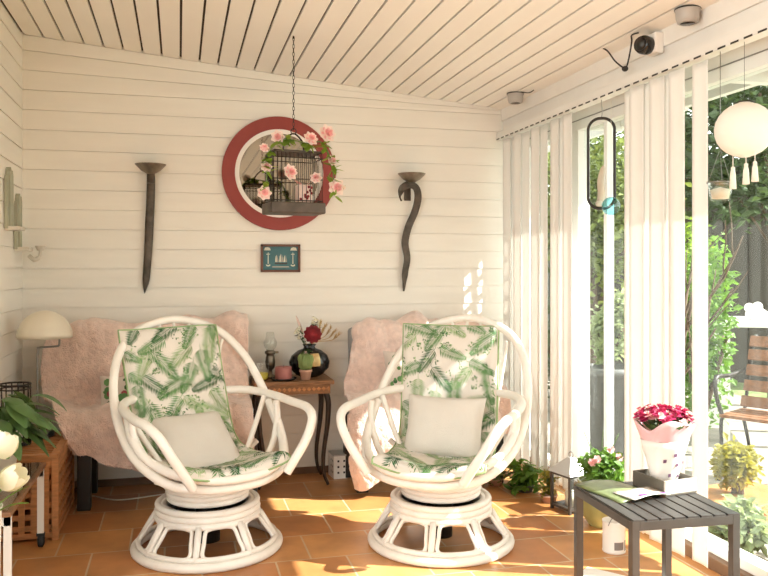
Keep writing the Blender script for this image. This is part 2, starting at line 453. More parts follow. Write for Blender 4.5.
for i, (y, a) in enumerate(spots):
    o = v0 if i == 0 else v0.copy()
    if i: col.objects.link(o); o.parent = bl
    o.location = ((.009 if i % 2 else -.009), y, .055); o.rotation_euler = (0, 0, R(a+vrnd.uniform(-3, 3)))

# ------------------------------------------------------------------ rattan swivel chairs
def ferns(mb, S, ulen, vlen, seed, n, eps=.0016):
    """fern fronds printed on a surface S(u, v) -> point, normal (metres along the cloth)"""
    g = random.Random(seed)
    def put(poly, mi):
        ok = [(min(max(u, .006), ulen-.006), min(max(v, .004), vlen-.004)) for u, v in poly]
        if sum(abs(a[0]-b[0])+abs(a[1]-b[1]) for a, b in zip(ok, poly)) > .012: return
        e = eps*g.uniform(.8, 1.5)
        vs = []
        for u, v in ok:
            p, nn = S(u, v); vs.append(p+nn*e)
        mb.add(vs, [tuple(range(len(vs)))], mi, True)
    pts = []
    for _ in range(n*30):
        if len(pts) >= n: break
        c = (g.uniform(0, ulen), g.uniform(0, vlen))
        if all((c[0]-q[0])**2+(c[1]-q[1])**2 > .083**2 for q in pts): pts.append(c)
    for (cu, cv) in pts:
        kind = g.random(); th = g.choice((g.uniform(.3, 1.1), g.uniform(2., 2.8), g.uniform(-.5, .3)+PI/2))
        L = g.uniform(.13, .20); mi = 1 if kind < .55 else (3 if kind < .75 else 2)
        bend = g.uniform(-.5, .5); npair = int(L/.0080)
        q = [cu-math.cos(th)*L/2, cv-math.sin(th)*L/2]; a = th-bend/2
        for i in range(npair):
            t = i/npair; st = L/npair
            q2 = [q[0]+math.cos(a)*st, q[1]+math.sin(a)*st]
            nx, ny = -math.sin(a), math.cos(a); hw = .0009
            put([(q[0]-nx*hw, q[1]-ny*hw), (q2[0]-nx*hw, q2[1]-ny*hw), (q2[0]+nx*hw, q2[1]+ny*hw), (q[0]+nx*hw, q[1]+ny*hw)], mi)
            ln = L*.25*(math.sin(PI*min(1, .22+.78*t))**.7)*g.uniform(.85, 1.1)+.004
            if t > .1:
                for sd in (-1, 1):
                    la = a+sd*R(62-18*t); w = .0023+.0009*g.random()
                    dx, dy = math.cos(la), math.sin(la); px, py = -dy*w, dx*w
                    put([(q[0], q[1]), (q[0]+dx*ln*.4+px, q[1]+dy*ln*.4+py), (q[0]+dx*ln, q[1]+dy*ln), (q[0]+dx*ln*.4-px, q[1]+dy*ln*.4-py)], mi)
            q = q2; a += bend/npair
    for _ in range(n*3):     # small loose sprigs between the fronds
        cu, cv = g.uniform(.01, ulen-.01), g.uniform(.01, vlen-.01); a = g.uniform(0, 6.28)
        for j in range(5):
            la = a+g.uniform(-1.2, 1.2); ln = g.uniform(.008, .016); w = .0028
            ou, ov = cu+g.uniform(-.012, .012), cv+g.uniform(-.012, .012); dx, dy = math.cos(la), math.sin(la)
            put([(ou, ov), (ou+dx*ln*.5-dy*w, ov+dy*ln*.5+dx*w), (ou+dx*ln, ov+dy*ln), (ou+dx*ln*.5+dy*w, ov+dy*ln*.5-dx*w)], g.choice((1, 2, 2, 3)))

def make_chair(label, loc, rz):
    t = thing('rattan_swivel_chair', label, 'chair', loc, rz, 'white rattan swivel armchairs')
    # foot ring of two canes
    m = MB(); m.ring((0, 0, .019), .294, .019, n=64, seg=12); m.ring((0, 0, .045), .282, .011, n=64, seg=8)
    m.build('foot_ring', 'rattan', t)
    # struts and bent loops
    for i in range(8):
        a = 2*PI*i/8+.2
        ca, sa = math.cos(a), math.sin(a)
        m = MB()
        m.tube([(ca*.215, sa*.215, .15), (ca*.243, sa*.243, .105), (ca*.285, sa*.285, .035)], .0135, 10)
        m.build('strut', 'rattan', t)
    for i in range(8):
        a = 2*PI*(i+.5)/8+.2
        def pp(da, f):
            r = .21+(.279-.21)*f; z = .142+(.045-.142)*f
            return Vector((math.cos(a+da)*r, math.sin(a+da)*r, z))
        pts = [pp(-.27, .12), pp(-.29, .5), pp(-.305, .85), pp(-.23, .985), pp(0, 1.0), pp(.23, .985), pp(.305, .85), pp(.29, .5), pp(.27, .12), pp(.2, .02), pp(0, -.02), pp(-.2, .02)]
        MB().tube(cr(pts, 5, True), .0085, 8, closed=True).build('bent_cane_loop', 'rattan', t)
    m = MB()
    for z, rr in ((.148, .207), (.172, .205), (.196, .203)): m.ring((0, 0, z), rr, .0135, n=56, seg=10)
    m.lathe([(.20, .14), (.20, .20), (.17, .20), (.17, .14), (.20, .14)], seg=40)
    m.build('lower_cane_collar', 'rattan', t)
    m = MB(); m.lathe([(.05, .03), (.05, .24)], seg=20); m.bar((-.18, 0, .19), (.18, 0, .19), .03, .006); m.bar((0, -.18, .19), (0, .18, .19), .03, .006)
    m.build('swivel_post', 'dwire', t)
    m = MB()
    for z, rr in ((.222, .158), (.244, .162), (.266, .166)): m.ring((0, 0, z), rr, .0125, n=48, seg=10)
    m.lathe([(.14, .215), (.16, .215), (.168, .272), (.14, .272)], seg=36)
    m.build('upper_cane_collar', 'rattan', t)
    # big hoop: under the seat front, round the sides and over the back
    half = [(0, -.285, .315), (.13, -.265, .32), (.25, -.19, .345), (.325, -.06, .42), (.345, .07, .52), (.338, .175, .64), (.30, .265, .765), (.225, .335, .865), (.12, .37, .917), (0, .385, .938)]
    loop = half+[(-x, y, z) for x, y, z in half[-2:0:-1]]
    MB().tube(cr(loop, 6, True), .0185, 12, closed=True).build('back_hoop', 'rattan', t)
    # seat rim: a bow rising to the armrest at both sides
    hr_ = [(0, -.305, .352), (.13, -.285, .36), (.235, -.21, .385), (.30, -.10, .43), (.325, -.01, .50), (.318, .06, .578)]
    MB().tube(cr([(-x, y, z) for x, y, z in hr_[:0:-1]]+hr_, 7), .0175, 12).build('seat_rim', 'rattan', t)
    # armrests: each bends from behind the back, forward and down to the seat front
    for sx in (-1, 1):
        arm = [(.06*sx, .315, .61), (.16*sx, .285, .61), (.275*sx, .195, .613), (.335*sx, .07, .603), (.35*sx, -.10, .59), (.345*sx, -.235, .583), (.325*sx, -.305, .548), (.285*sx, -.325, .475), (.235*sx, -.322, .40), (.20*sx, -.312, .345)]
        MB().tube(cr(arm, 7), .0185, 12).build('armrest', 'rattan', t)
        MB().tube(cr([(.312*sx, .09, .595), (.25*sx, .06, .47), (.17*sx, .02, .335)], 6), .0115, 10).build('arm_stay', 'rattan', t)
        MB().tube(cr([(.325*sx, .0, .585), (.318*sx, -.02, .50), (.27*sx, -.06, .40), (.20*sx, -.10, .335)], 6), .0145, 10).build('arm_stay', 'rattan', t)
    # back spindles and seat canes under the cushion
    for i in range(7):
        u = (i-3)/3; x = .21*u
        top = Vector((x, .381-.07*u*u, .928-.085*u*u))
        pts = [top, (x*.92, .315, .74), (x*.82, .25, .52), (x*.72, .15, .36), (x*.6, .02, .318)]
        MB().tube(cr(pts, 5), .0075, 8).build('back_spindle', 'rattan', t)
    m = MB()
    for z, y0, y1 in ((.30, -.2, .2),):
        for x in (-.16, -.08, 0, .08, .16): m.tube([(x, -.27, .325), (x, -.1, .29), (x, .12, .30)], .010, 8)
    m.tube([(-.27, -.12, .345), (-.12, -.1, .286), (.12, -.1, .286), (.27, -.12, .345)], .013, 8)
    m.tube([(-.27, .08, .40), (-.12, .08, .288), (.12, .08, .288), (.27, .08, .40)], .013, 8)
    m.build('seat_cane', 'rattan', t)
    return t

chA = make_chair('white rattan swivel chair with fern cushion, left one beside the black legged side table', (.118, 3.402, 0), 22)
chB = dup(chA, 'white rattan swivel chair with fern cushion, in the sun nearest the blinds', (1.085, 3.215, 0), -38)

def make_cushion(label, loc, rz, seed):
    W = .455
    prof = cr([(q_[0], q_[1], 0) for q_ in [(.335, .905), (.305, .80), (.25, .63), (.20, .49), (.145, .40), (.06, .352), (-.06, .337), (-.19, .352), (-.275, .372), (-.30, .352)]], 10)
    prof = [Vector((0, q_.x, q_.y)) for q_ in prof]
    # arc length
    s = [0]
    for i in range(1, len(prof)): s.append(s[-1]+(prof[i]-prof[i-1]).length)
    tot = s[-1]; th = .022
    def base(v):
        v = min(max(v, 0), tot)
        for i in range(1, len(s)):
            if v <= s[i]+1e-9:
                f = (v-s[i-1])/(s[i]-s[i-1]); return prof[i-1].lerp(prof[i], f)
        return prof[-1]
    def bn(v):
        d = (base(v+.03)-base(v-.03)).normalized(); return Vector((0, d.z, -d.y)) if False else Vector((1, 0, 0)).cross(d)*-1
    g = random.Random(seed); ph = g.uniform(0, 9)
    def puff(u, v):
        e = min(u, W-u, v, tot-v); k = min(1, max(0, e/.035)); k = math.sqrt(1-(1-k)**2)
        pf = .72+.28*abs(math.sin(PI*v/.145+.6))**.5
        return k*pf
    def cen(u, v):
        p = base(v).copy(); f = v/tot
        w = W*(1-.03*math.sin(f*PI))
        x = (u/W-.5)*w; lift = 0
        if f > .48: lift = .75*x*x*min(1, (f-.48)*5)       # seat dishes up at the sides
        else: p.y -= .25*x*x*0
        return Vector((x-.04*(1-f), p.y, p.z+lift))+Vector((0, 0, .003*math.sin(9*u+ph)))
    def S(u, v):
        n_ = bn(v)
        def q(a, b): return cen(a, b)+bn(b)*(th*puff(a, b)+.004*noise.noise(Vector((a*12, b*12, ph))))
        p = q(u, v); du = q(u+.004, v)-q(u-.004, v); dv = q(u, v+.004)-q(u, v-.004)
        nn = du.cross(dv).normalized()
        if nn.dot(n_) < 0: nn = -nn
        return p, nn
    nu, nv = 26, 74
    o = thing('fern_cushion', label, 'cushion', loc, rz, 'fern print chair cushions')
    top = MB(); A = [[S(W*i/nu, tot*j/nv)[0] for j in range(nv+1)] for i in range(nu+1)]
    top.grid(A)
    B = [[cen(W*i/nu, tot*j/nv)-bn(tot*j/nv)*(th*.75*puff(W*i/nu, tot*j/nv)) for j in range(nv+1)] for i in range(nu+1)]
    top.grid([list(reversed(r_)) for r_ in B])
    ferns(top, S, W, tot, seed, 62)
    pd = top.build('pad', ['cush', 'fern', 'fern2', 'fern3'], o)
    edge = [cen(0, tot*j/nv) for j in range(nv+1)]+[cen(W*i/nu, tot) for i in range(1, nu+1)]+[cen(W, tot*j/nv) for j in range(nv-1, -1, -1)]+[cen(W*i/nu, 0) for i in range(nu-1, 0, -1)]
    MB().tube(edge, .0045, 6, closed=True).build('piping', 'fern2', pd)
    return o
make_cushion('fern print seat pad tied in the left rattan chair', (.118, 3.402, 0), 22, 11)
make_cushion('fern print seat pad with a sunlit diagonal, in the right rattan chair', (1.095, 3.205, 0), -31, 23)

def make_pillow(label, loc, rot, w, h, t, seed, name='lumbar_pillow', group='plain cream pillows', mat_='pillow', cat='pillow', flor=False):
    m = MB(); n = 22
    def th(a, b): return t*(max(0, (1-a**4))**.55)*(max(0, (1-b**4))**.55)
    rows = {}
    for sgn in (1, -1):
        P = []
        for i in range(n+1):
            a = -1+2*i/n; r_ = []
            for j in range(n+1):
                b = -1+2*j/n
                k = 1-.07*(1-abs(a)**2)*abs(b)**3; k2 = 1-.07*(1-abs(b)**2)*abs(a)**3
                z = sgn*th(a, b)+.006*noise.noise(Vector((a*2.2, b*2.2, seed)))
                r_.append(Vector((a*w/2*k2, z, b*h/2*k)))
            P.append(r_)
        m.grid(P if sgn < 0 else P[::-1]); rows[sgn] = P
    if flor:
        g = random.Random(seed)
        for _ in range(60):
            i, j = g.randrange(2, n-2), g.randrange(2, n-2); p = rows[-1][i][j]; rr = g.uniform(.006, .02)
            m.add([p+Vector((rr*math.cos(q), -.003, rr*math.sin(q))) for q in [2*PI*k/7 for k in range(7)]], [tuple(range(7))], g.choice((1, 2, 3)))
    o = m.build(name, [mat_, 'florald', 'fern', 'fern3'] if flor else mat_)
    o.location = loc; o.rotation_euler = [R(a) for a in rot]; tag(o, label, cat, group)
    return o
def chair_pt(loc, rz, p): return tuple(Matrix.Translation(loc) @ RZ(rz) @ Vector(p))
make_pillow('plain cream pillow lying back on the seat of the left rattan chair', chair_pt((.118, 3.402, 0), 22, (-.015, .07, .425)), (-56, 0, 22), .33, .36, .045, 5)
make_pillow('plain cream pillow standing upright in the right rattan chair', chair_pt((1.085, 3.215, 0), -38, (-.015, .085, .475)), (-22, 0, -35), .36, .28, .055, 8)

# ------------------------------------------------------------------ armchairs with pink throws
def make_armchair(label, x0, x1, y0, legs_label=None):
    w_ = x1-x0; t = thing('armchair', label, 'armchair', ((x0+x1)/2, y0, 0), 0, 'armchairs under pink throws')
    for sx in (-1, 1):
        for yy in (.03, .34): MB().bb((sx*(w_/2-.03)-.031, yy-.03, 0), (sx*(w_/2-.03)+.031, yy+.03, .36)).build('leg', 'black', t, bevel=.004)
    m = MB(); m.bb((-w_/2+.06, .01, .26), (w_/2-.06, .05, .36)); m.bb((-w_/2+.01, .06, .28), (-w_/2+.05, .34, .36)); m.bb((w_/2-.05, .06, .28), (w_/2-.01, .34, .36))
    m.build('seat_rail', 'black', t, bevel=.003)
    MB().bb((-w_/2+.02, .0, .34), (w_/2-.02, .34, .425)).build('seat', 'strap', t, bevel=.02)
    MB().box((0, 0, 0), (w_-.06, .07, .46), mtx=T(0, .345, .61) @ RX(-8)).build('backrest', 'strap', t, bevel=.02)
    for sx in (-1, 1): MB().bb((sx*(w_/2-.045)-.03, .02, .42), (sx*(w_/2-.045)+.03, .31, .465)).build('armrest', 'strap', t, bevel=.012)
    return t
make_armchair('black legged armchair covered by a pink throw, behind the left rattan chair', -.475, .385, 4.055)
make_armchair('armchair hidden under a pink throw, behind the right rattan chair', .90, 1.72, 4.02)

def throw(label, profs, xs, nu, nv, seed, fold=.024, hairs=26000):
    """profs: list of yz polylines at the x stations xs; cloth swept between them"""
    C = [cr([(0, a, b) for a, b in p], 14) for p in profs]
    def res(c, n):
        s = [0]
        for i in range(1, len(c)): s.append(s[-1]+(c[i]-c[i-1]).length)
        out = []; j = 0
        for k in range(n+1):
            d = s[-1]*k/n
            while j < len(s)-2 and s[j+1] < d: j += 1
            f = (d-s[j])/max(1e-9, s[j+1]-s[j]); out.append(c[j].lerp(c[j+1], min(1, f)))
        return out
    C = [res(c, nv) for c in C]
    def pos(u, j):
        f = u*(len(xs)-1); i = min(int(f), len(xs)-2); q = f-i; q2 = q*q*(3-2*q)
        p = C[i][j].lerp(C[i+1][j], q2)
        xa, xb = xs[i], xs[i+1]
        x0_, x1_, x2_ = [xa[k]+(xb[k]-xa[k])*q for k in range(3)]; w_ = j/nv
        xx = x0_*(1-w_)*(1-w_)+2*w_*(1-w_)*(2*x1_-(x0_+x2_)/2)+x2_*w_*w_
        return Vector((xx, p.y, p.z))
    P = [[pos(i/nu, j) for j in range(nv+1)] for i in range(nu+1)]
    N = [[None]*(nv+1) for _ in range(nu+1)]
    for i in range(nu+1):
        for j in range(nv+1):
            du = P[min(i+1, nu)][j]-P[max(i-1, 0)][j]; dv = P[i][min(j+1, nv)]-P[i][max(j-1, 0)]
            n_ = du.cross(dv); N[i][j] = n_.normalized() if n_.length > 1e-9 else Vector((0, -1, 0))
    if sum((n_.y-n_.z) for r_ in N for n_ in r_) > 0: N = [[-n_ for n_ in r_] for r_ in N]
    for i in range(nu+1):
        for j in range(nv+1):
            p = P[i][j]; n_ = N[i][j]; q = Vector((p.x*5+.8*p.z, p.y*2, p.z*2.2+seed))
            f1 = noise.noise(q)*fold*2; f2 = noise.noise(Vector((p.x*13+p.z*4, p.y*6, p.z*6+seed)))*fold*.8
            f3 = noise.noise(p*48)*.0045+0.032*math.sin(17*(p.x*.9+p.z*.6)+5*noise.noise(Vector((p.x*3, p.z*3, seed))))*(.35+abs(noise.noise(Vector((p.x*4, p.z*3, seed+3)))))
            N[i][j] = n_; P[i][j] = p+n_*(f1+f2+f3+fold*1.2)
    m = MB(); m.grid(P)
    o = thing('throw_blanket', label, 'blanket', (P[nu//2][nv//2].x, P[nu//2][nv//2].y, P[nu//2][nv//2].z), 0, 'pink plush throws')
    off = o.location.copy(); m.v = [tuple(Vector(p)-off) for p in m.v]
    m.build('cloth', 'pink', o, solid=.012)
    g = random.Random(seed); h = MB()
    for _ in range(hairs):
        a, b = g.random()*(nu-.01), g.random()*(nv-.01); i, j = int(a), int(b)
        p = P[i][j].lerp(P[i+1][j], a-i).lerp(P[i][j+1].lerp(P[i+1][j+1], a-i), b-j)-off; n_ = N[i][j]
        d = (n_+Vector((g.uniform(-1, 1), g.uniform(-1, 1), g.uniform(-1.2, .4)))*.9).normalized(); L = g.uniform(.006, .014); a_ = fr(d)[0]*.0016
        h.add([p-a_, p+a_, p+d*L], [(0, 1, 2)], 0, False)
    tag_ = h.build('pile', 'pinkhair', o); tag_['kind'] = 'stuff'
    return o
# left: over the back, down to the seat, over the front rail; hem rising to the left
pb = lambda front, hem, back=.845: [(4.41, .62), (4.405, back-.04), (4.385, back+.005), (4.34, back-.03), (4.29, .66), (4.235, .50), (4.15, .485), (4.06, .475), (front, .43), (front-.015, (hem+.43)/2), (front-.01, hem)]
throw('pink plush throw over the armchair behind the left rattan chair', [pb(4.03, .30, .82), pb(4.02, .29, .84), pb(4.015, .22, .86), pb(4.015, .16, .865), pb(4.02, .20, .86), pb(4.03, .22, .84)],
      [(-.58, -.665, -.475), (-.51, -.53, -.43), (-.36, -.35, -.30), (-.1, -.09, -.08), (.14, .14, .15), (.355, .36, .36)], 190, 200, 4.)
pb2 = lambda front, hem, back=.83: [(4.41, .62), (4.405, back-.04), (4.385, back+.005), (4.34, back-.03), (4.28, .66), (4.22, .50), (4.13, .485), (4.03, .475), (front, .43), (front-.015, (hem+.43)/2), (front-.01, hem)]
throw('pink plush throw hanging over the armchair behind the right rattan chair', [pb2(3.96, .05, .79), pb2(3.93, .045, .825), pb2(3.94, .10, .84), pb2(3.97, .24, .84), pb2(3.98, .28, .83), pb2(3.99, .28, .82)],
      [(1.04, .86, .87), (1.07, .91, .90), (1.12, 1.03, 1.0), (1.25, 1.23, 1.20), (1.5, 1.5, 1.5), (1.72, 1.73, 1.73)], 190, 200, 9.)
make_pillow('small floral cushion half hidden behind the left fern pad', (-.235, 4.15, .53), (-18, 0, 0), .30, .22, .05, 3, 'floral_cushion', 'floral scatter cushions', 'floral', 'cushion', True)
make_pillow('small floral cushion beside the arm of the right rattan chair', (1.225, 4.13, .60), (-18, 0, 0), .30, .26, .05, 6, 'floral_cushion', 'floral scatter cushions', 'floral', 'cushion', True)

# ------------------------------------------------------------------ side table and its ornaments
st = thing('side_table', 'small brown wooden side table with carved edge and curved dark legs', 'table', (.595, 4.325, 0))
MB().bb((-.215, -.145, .551), (.215, .145, .572)).build('table_top', 'walnut', st, bevel=.004)
m = MB(); m.bb((-.195, -.13, .50), (.195, .13, .552))
for i in range(15):
    x = -.185+i*.0264; m.box((0, 0, 0), (.016, .006, .016), 1, T(x, -.131, .527) @ RY(45))
m.build('carved_apron', ['walnut', 'oak'], st)
for sx in (-1, 1):
    for sy in (-1, 1):
        X, Y = sx*.175, sy*.11
        pts = [(X, Y, .50), (X+sx*.012, Y+sy*.004, .44), (X+sx*.006, Y, .32), (X-sx*.014, Y, .17), (X-sx*.012, Y, .07), (X+sx*.012, Y, 0.004)]
        MB().tube(cr(pts, 6), [.017-.009*(i/30) for i in range(31)], 8).build('leg', 'dkwood', st)
TZ = .5725
v = thing('vase', 'round black vase with a gold front, on the side table', 'vase', (.70, 4.345, TZ))
vm = MB(); vm.lathe([(.001, 0), (.045, 0), (.075, .015), (.108, .05), (.114, .085), (.10, .12), (.065, .148), (.035, .158), (.030, .168), (.040, .182), (.034, .182), (.024, .168), (.028, .155), (.001, .15)], seg=40, sy=.62)
vb = vm.build('body', 'vaseb', v)
gp = MB(); P = []
for i in range(13):
    u = -.65+1.1*i/12; r_ = []
    for j in range(9):
        z = .065+.07*j/8; rr = .1155*math.sqrt(max(0, 1-((z-.083)/.083)**2))**.75
        r_.append((math.sin(u)*rr, -math.cos(u)*rr*.62-.002, z))
    P.append(r_)
gp.grid(P); gp.build('gold_panel', 'gold', vb)
# flowers in the vase
VX, VY, VZ = .70, 4.345, TZ+.165
def flower_head(m, c, r, n, rows, mi=0, d=(0, -1, .2), cup=.5):
    c = Vector(c); a, b, n_ = fr(d)
    for k in range(rows):
        for i in range(n):
            an = 2*PI*(i+.5*k)/n; rad = (a*math.cos(an)+b*math.sin(an)); el = .15+cup*1.2*k/max(1, rows-1)
            dr = (rad*math.cos(el)+n_*math.sin(el)).normalized(); L = r*(1-.45*k/max(1, rows)); m.leaf(c+n_*.004*k, dr, L, L*.85, 0, mi, 4, up=n_)
f = thing('dahlia', 'dark red dahlia in the black vase on the side table', 'flower', (VX, VY, VZ-.06))
m = MB(); flower_head(m, (.008, -.06, .135), .052, 11, 5); m.ell((.008, -.066, .135), (.02, .02, .02)); m.build('bloom', 'petalr', f)
MB().tube(cr([(0, -.002, -.02), (0, -.01, .07), (.008, -.05, .13)], 4), .003, 6).build('stem', 'stem', f)
f = thing('dried_grass', 'tan dried grass plumes leaning right in the black vase', 'dried flower', (VX, VY, VZ-.06))
m = MB(); g = random.Random(4)
for q in range(5):
    e = Vector((.06+.028*q, -.02+.01*q, .19-.016*q)); pts = cr([(0, 0, 0), (.02, -.005, .08), e*.75, e], 5)
    m.tube(pts, .0016, 5)
    for k in range(26):
        p = pts[-1].lerp(pts[-6], g.random()); m.leaf(p, (e.normalized()+Vector((g.uniform(-.4, .4), g.uniform(-.4, .4), g.uniform(-.4, .4)))), .03, .006, 0, 0, 2)
m.build('plume', 'drieds', f)
f = thing('seed_head', 'tall pink tipped seed spike leaning left out of the black vase', 'dried flower', (VX, VY, VZ-.06))
pts = cr([(0, 0, 0), (-.02, 0, .09), (-.075, 0, .235)], 8)
MB().tube(pts, .0018, 5).build('stem', 'drieds', f)
m = MB(); m.tube([pts[-6], pts[-3], pts[-1]], [.006, .007, .002], 8); m.build('spike', 'petalpp', f)
f = thing('white_wildflower', 'spray of white wildflowers with dark leaves in the black vase', 'flower', (VX, VY, VZ-.06))
m = MB(); l = MB()
for dx, dz, k in ((-.055, .12, 1), (-.075, .15, 1), (.03, .22, 0), (.05, .195, 0), (.015, .20, 0), (-.06, .17, 1)):
    l.tube(cr([(0, 0, 0), (dx*.4, 0, dz*.5), (dx, -.02, dz)], 4), .0015, 5)
    for q in range(5): m.ell((dx+g.uniform(-.012, .012), -.025+g.uniform(-.01, .01), dz+g.uniform(-.012, .012)), (.007, .007, .006), 0, 8, 6)
    for q in range(5): l.leaf((dx*.8, -.015, dz*.85), (g.uniform(-1, 1), g.uniform(-1, .2), g.uniform(-.4, .8)), .035, .014, .3, 0, 3)
for q in range(9): l.leaf((-.02, -.03, .045), (g.uniform(-1, .3), -1, g.uniform(-.3, .6)), .07, .04, .5, 0, 4)
m.build('blossom', 'petalw', f); l.build('foliage', 'leaf', f)
for k, (dx, dz) in enumerate(((.085, .245), (-.062, .215))): pass
c = thing('potted_cactus', 'tiny cactus in a terracotta pot before the black vase', 'cactus', (.662, 4.235, TZ))
MB().lathe([(.001, 0), (.024, 0), (.031, .042), (.035, .044), (.035, .056), (.030, .056), (.029, .048), (.001, .048)], seg=24).build('pot', 'terra', c)
m = MB()
for i in range(12):
    a = 2*PI*i/12; P = []
m.lathe([(.001, .046), (.022, .05), (.033, .075), (.034, .10), (.024, .128), (.008, .14), (.001, .141)], seg=24)
for i in range(12):
    a = 2*PI*i/12; m.tube([(math.cos(a)*r_, math.sin(a)*r_, z) for r_, z in ((.022, .05), (.034, .075), (.035, .10), (.025, .128), (.008, .141))], .004, 5)
for sx, hh in ((-1, .135), (1, .13)):
    m.ell((sx*.03, -.005, hh-.02), (.014, .014, .026), 0, 10, 8)
m.build('cactus_body', 'cactus', c)
m = MB(); flower_head(m, (0, 0, .143), .014, 7, 2, d=(0, 0, 1)); m.build('blossom', 'petalpp', c)
p_ = tag(MB().lathe([(.001, 0), (.06, 0), (.072, .010), (.069, .012), (.058, .005), (.001, .005)], (0, 0, 0), 32).build('candle_plate', 'vaseb', loc=(.545, 4.26, TZ)), 'dark round plate under the pink candle', 'plate')
c = thing('candle', 'squat dusky pink candle on a dark plate', 'candle', (.545, 4.26, TZ+.0055))
MB().lathe([(.001, 0), (.043, 0), (.045, .004), (.045, .062), (.041, .066), (.02, .062), (.001, .06)], seg=28).build('wax', 'candle', c)
wx = c.children[0]
MB().tube([(0, 0, .06), (.001, 0, .075)], .0012, 6).build('wick', 'black', wx)
c = thing('oil_lamp', 'tarnished pewter oil lamp with clear glass chimney on the side table', 'lamp', (.487, 4.375, TZ))
MB().lathe([(.001, 0), (.035, 0), (.036, .008), (.014, .02), (.012, .04), (.024, .055), (.028, .085), (.024, .115), (.02, .125), (.03, .132), (.03, .145), (.018, .150), (.001, .150)], seg=24).build('base', 'pewter', c)
MB().lathe([(.02, .15), (.034, .175), (.036, .195), (.024, .22), (.02, .25), (.0205, .25), (.0245, .22), (.037, .195), (.035, .175), (.021, .15)], seg=24).build('chimney', 'cglass', c)
MB().box((.036, 0, .138), (.02, .004, .012)).build('wick_knob', 'pewter', c)
c = thing('jar_candle', 'yellow candle in a clear glass jar at the left end of the side table', 'candle', (.428, 4.275, TZ))
MB().lathe([(.03, .003), (.036, .01), (.04, .045), (.038, .085), (.04, .09), (.0425, .09), (.0405, .085), (.0425, .045), (.0385, .008), (.03, 0), (.001, 0), (.001, .003), (.03, .003)], seg=26).build('glass', 'cglass', c)
MB().lathe([(.001, .004), (.029, .004), (.034, .012), (.037, .04), (.001, .042)], seg=26).build('wax', 'lemon', c)
# perforated metal lantern box on the floor
b = thing('candle_box', 'small white perforated metal candle box on the floor by the back wall', 'lantern', (.89, 4.39, 0), 4)
m = MB(); s_, hh = .06, .128
for rot in range(4):
    mt = RZ(90*rot); n3 = 3
    # face with 3x3 square holes
    cuts = [-s_]+[q for c0 in (-.034, 0, .034) for q in (c0-.0055, c0+.0055)]+[s_]
    zc = [0]+[q for c0 in (.034, .066, .098) for q in (c0-.0055, c0+.0055)]+[hh]
    for i in range(7):
        for j in range(7):
            if i % 2 == 1 and j % 2 == 1: continue
            m.add([(cuts[i], -s_, zc[j]), (cuts[i+1], -s_, zc[j]), (cuts[i+1], -s_, zc[j+1]), (cuts[i], -s_, zc[j+1])], [(0, 1, 2, 3)], 0, False, mt)
m.build('shell', 'white', b)
MB().bb((-.061, -.061, .126), (.061, .061, .134)).build('lid', 'tin', b, bevel=.002)
MB().bb((-.05, -.05, .001), (.05, .05, .12)).build('liner', 'dwire', b)
# white cable on the floor by the left rattan chair
tag(MB().tube(cr([(-.43, 4.31, .004), (-.30, 4.20, .004), (-.12, 4.235, .004), (-.02, 4.28, .004), (.10, 4.33, .004)], 8), .0035, 6).build('power_cable', 'cordw'), 'thin white cable trailing on the floor behind the left rattan chair', 'cable')

# ------------------------------------------------------------------ things on the back wall
mr = thing('wall_mirror', 'round wall mirror with a wide brick red rim and white inner ring', 'mirror', (.552, 4.494, 1.712))
def disc_ring(ro, ri, y0, y1, n=72):
    m = MB(); vs = []; fs = []
    for k in range(n):
        a = 2*PI*k/n; ca, sa = math.cos(a), math.sin(a)
        vs += [(ca*ro, y1, sa*ro), (ca*ro, y0, sa*ro), (ca*ri, y0, sa*ri), (ca*ri, y1, sa*ri)]
    for k in range(n):
        j = (k+1) % n
        for q in range(4): fs.append((k*4+q, k*4+(q+1) % 4, j*4+(q+1) % 4, j*4+q))
    m.add(vs, fs, 0, False); return m
disc_ring(.322, .250, -.022, 0).build('red_rim', 'red', mr, bevel=.003)
disc_ring(.252, .226, -.016, 0).build('white_ring', 'white', mr)
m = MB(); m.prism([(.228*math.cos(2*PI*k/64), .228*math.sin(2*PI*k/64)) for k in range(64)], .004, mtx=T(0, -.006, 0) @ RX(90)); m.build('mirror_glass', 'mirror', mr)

pc = thing('framed_picture', 'small framed picture of sailing ships below the red mirror', 'picture', (.558, 4.494, 1.232))
m = MB(); W2, H2, fw = .112, .079, .013
for lo, hi in (((-W2, -.018, -H2), (W2, 0, -H2+fw)), ((-W2, -.018, H2-fw), (W2, 0, H2)), ((-W2, -.018, -H2), (-W2+fw, 0, H2)), ((W2-fw, -.018, -H2), (W2, 0, H2))): m.bb(lo, hi)
m.build('frame', 'frame', pc, bevel=.002)
m = MB(); m.bb((-W2+fw, -.006, -H2+fw), (W2-fw, 0, H2-fw))
def flat(poly, mi, dy=-.0068): m.add([(x, dy, z) for x, z in poly], [tuple(range(len(poly)))], mi, False)
for x, s in ((-.022, .8), (.003, 1.05), (.026, .8)):       # three sailing ships
    flat([(x-.016*s, -.026), (x+.016*s, -.026), (x+.012*s, -.034), (x-.011*s, -.034)], 3)
    flat([(x-.011*s, -.022), (x+.001*s, -.022), (x-.001*s, .024*s), (x-.008*s, .01*s)], 1)
    flat([(x+.002*s, -.022), (x+.014*s, -.021), (x+.004*s, .022*s)], 2)
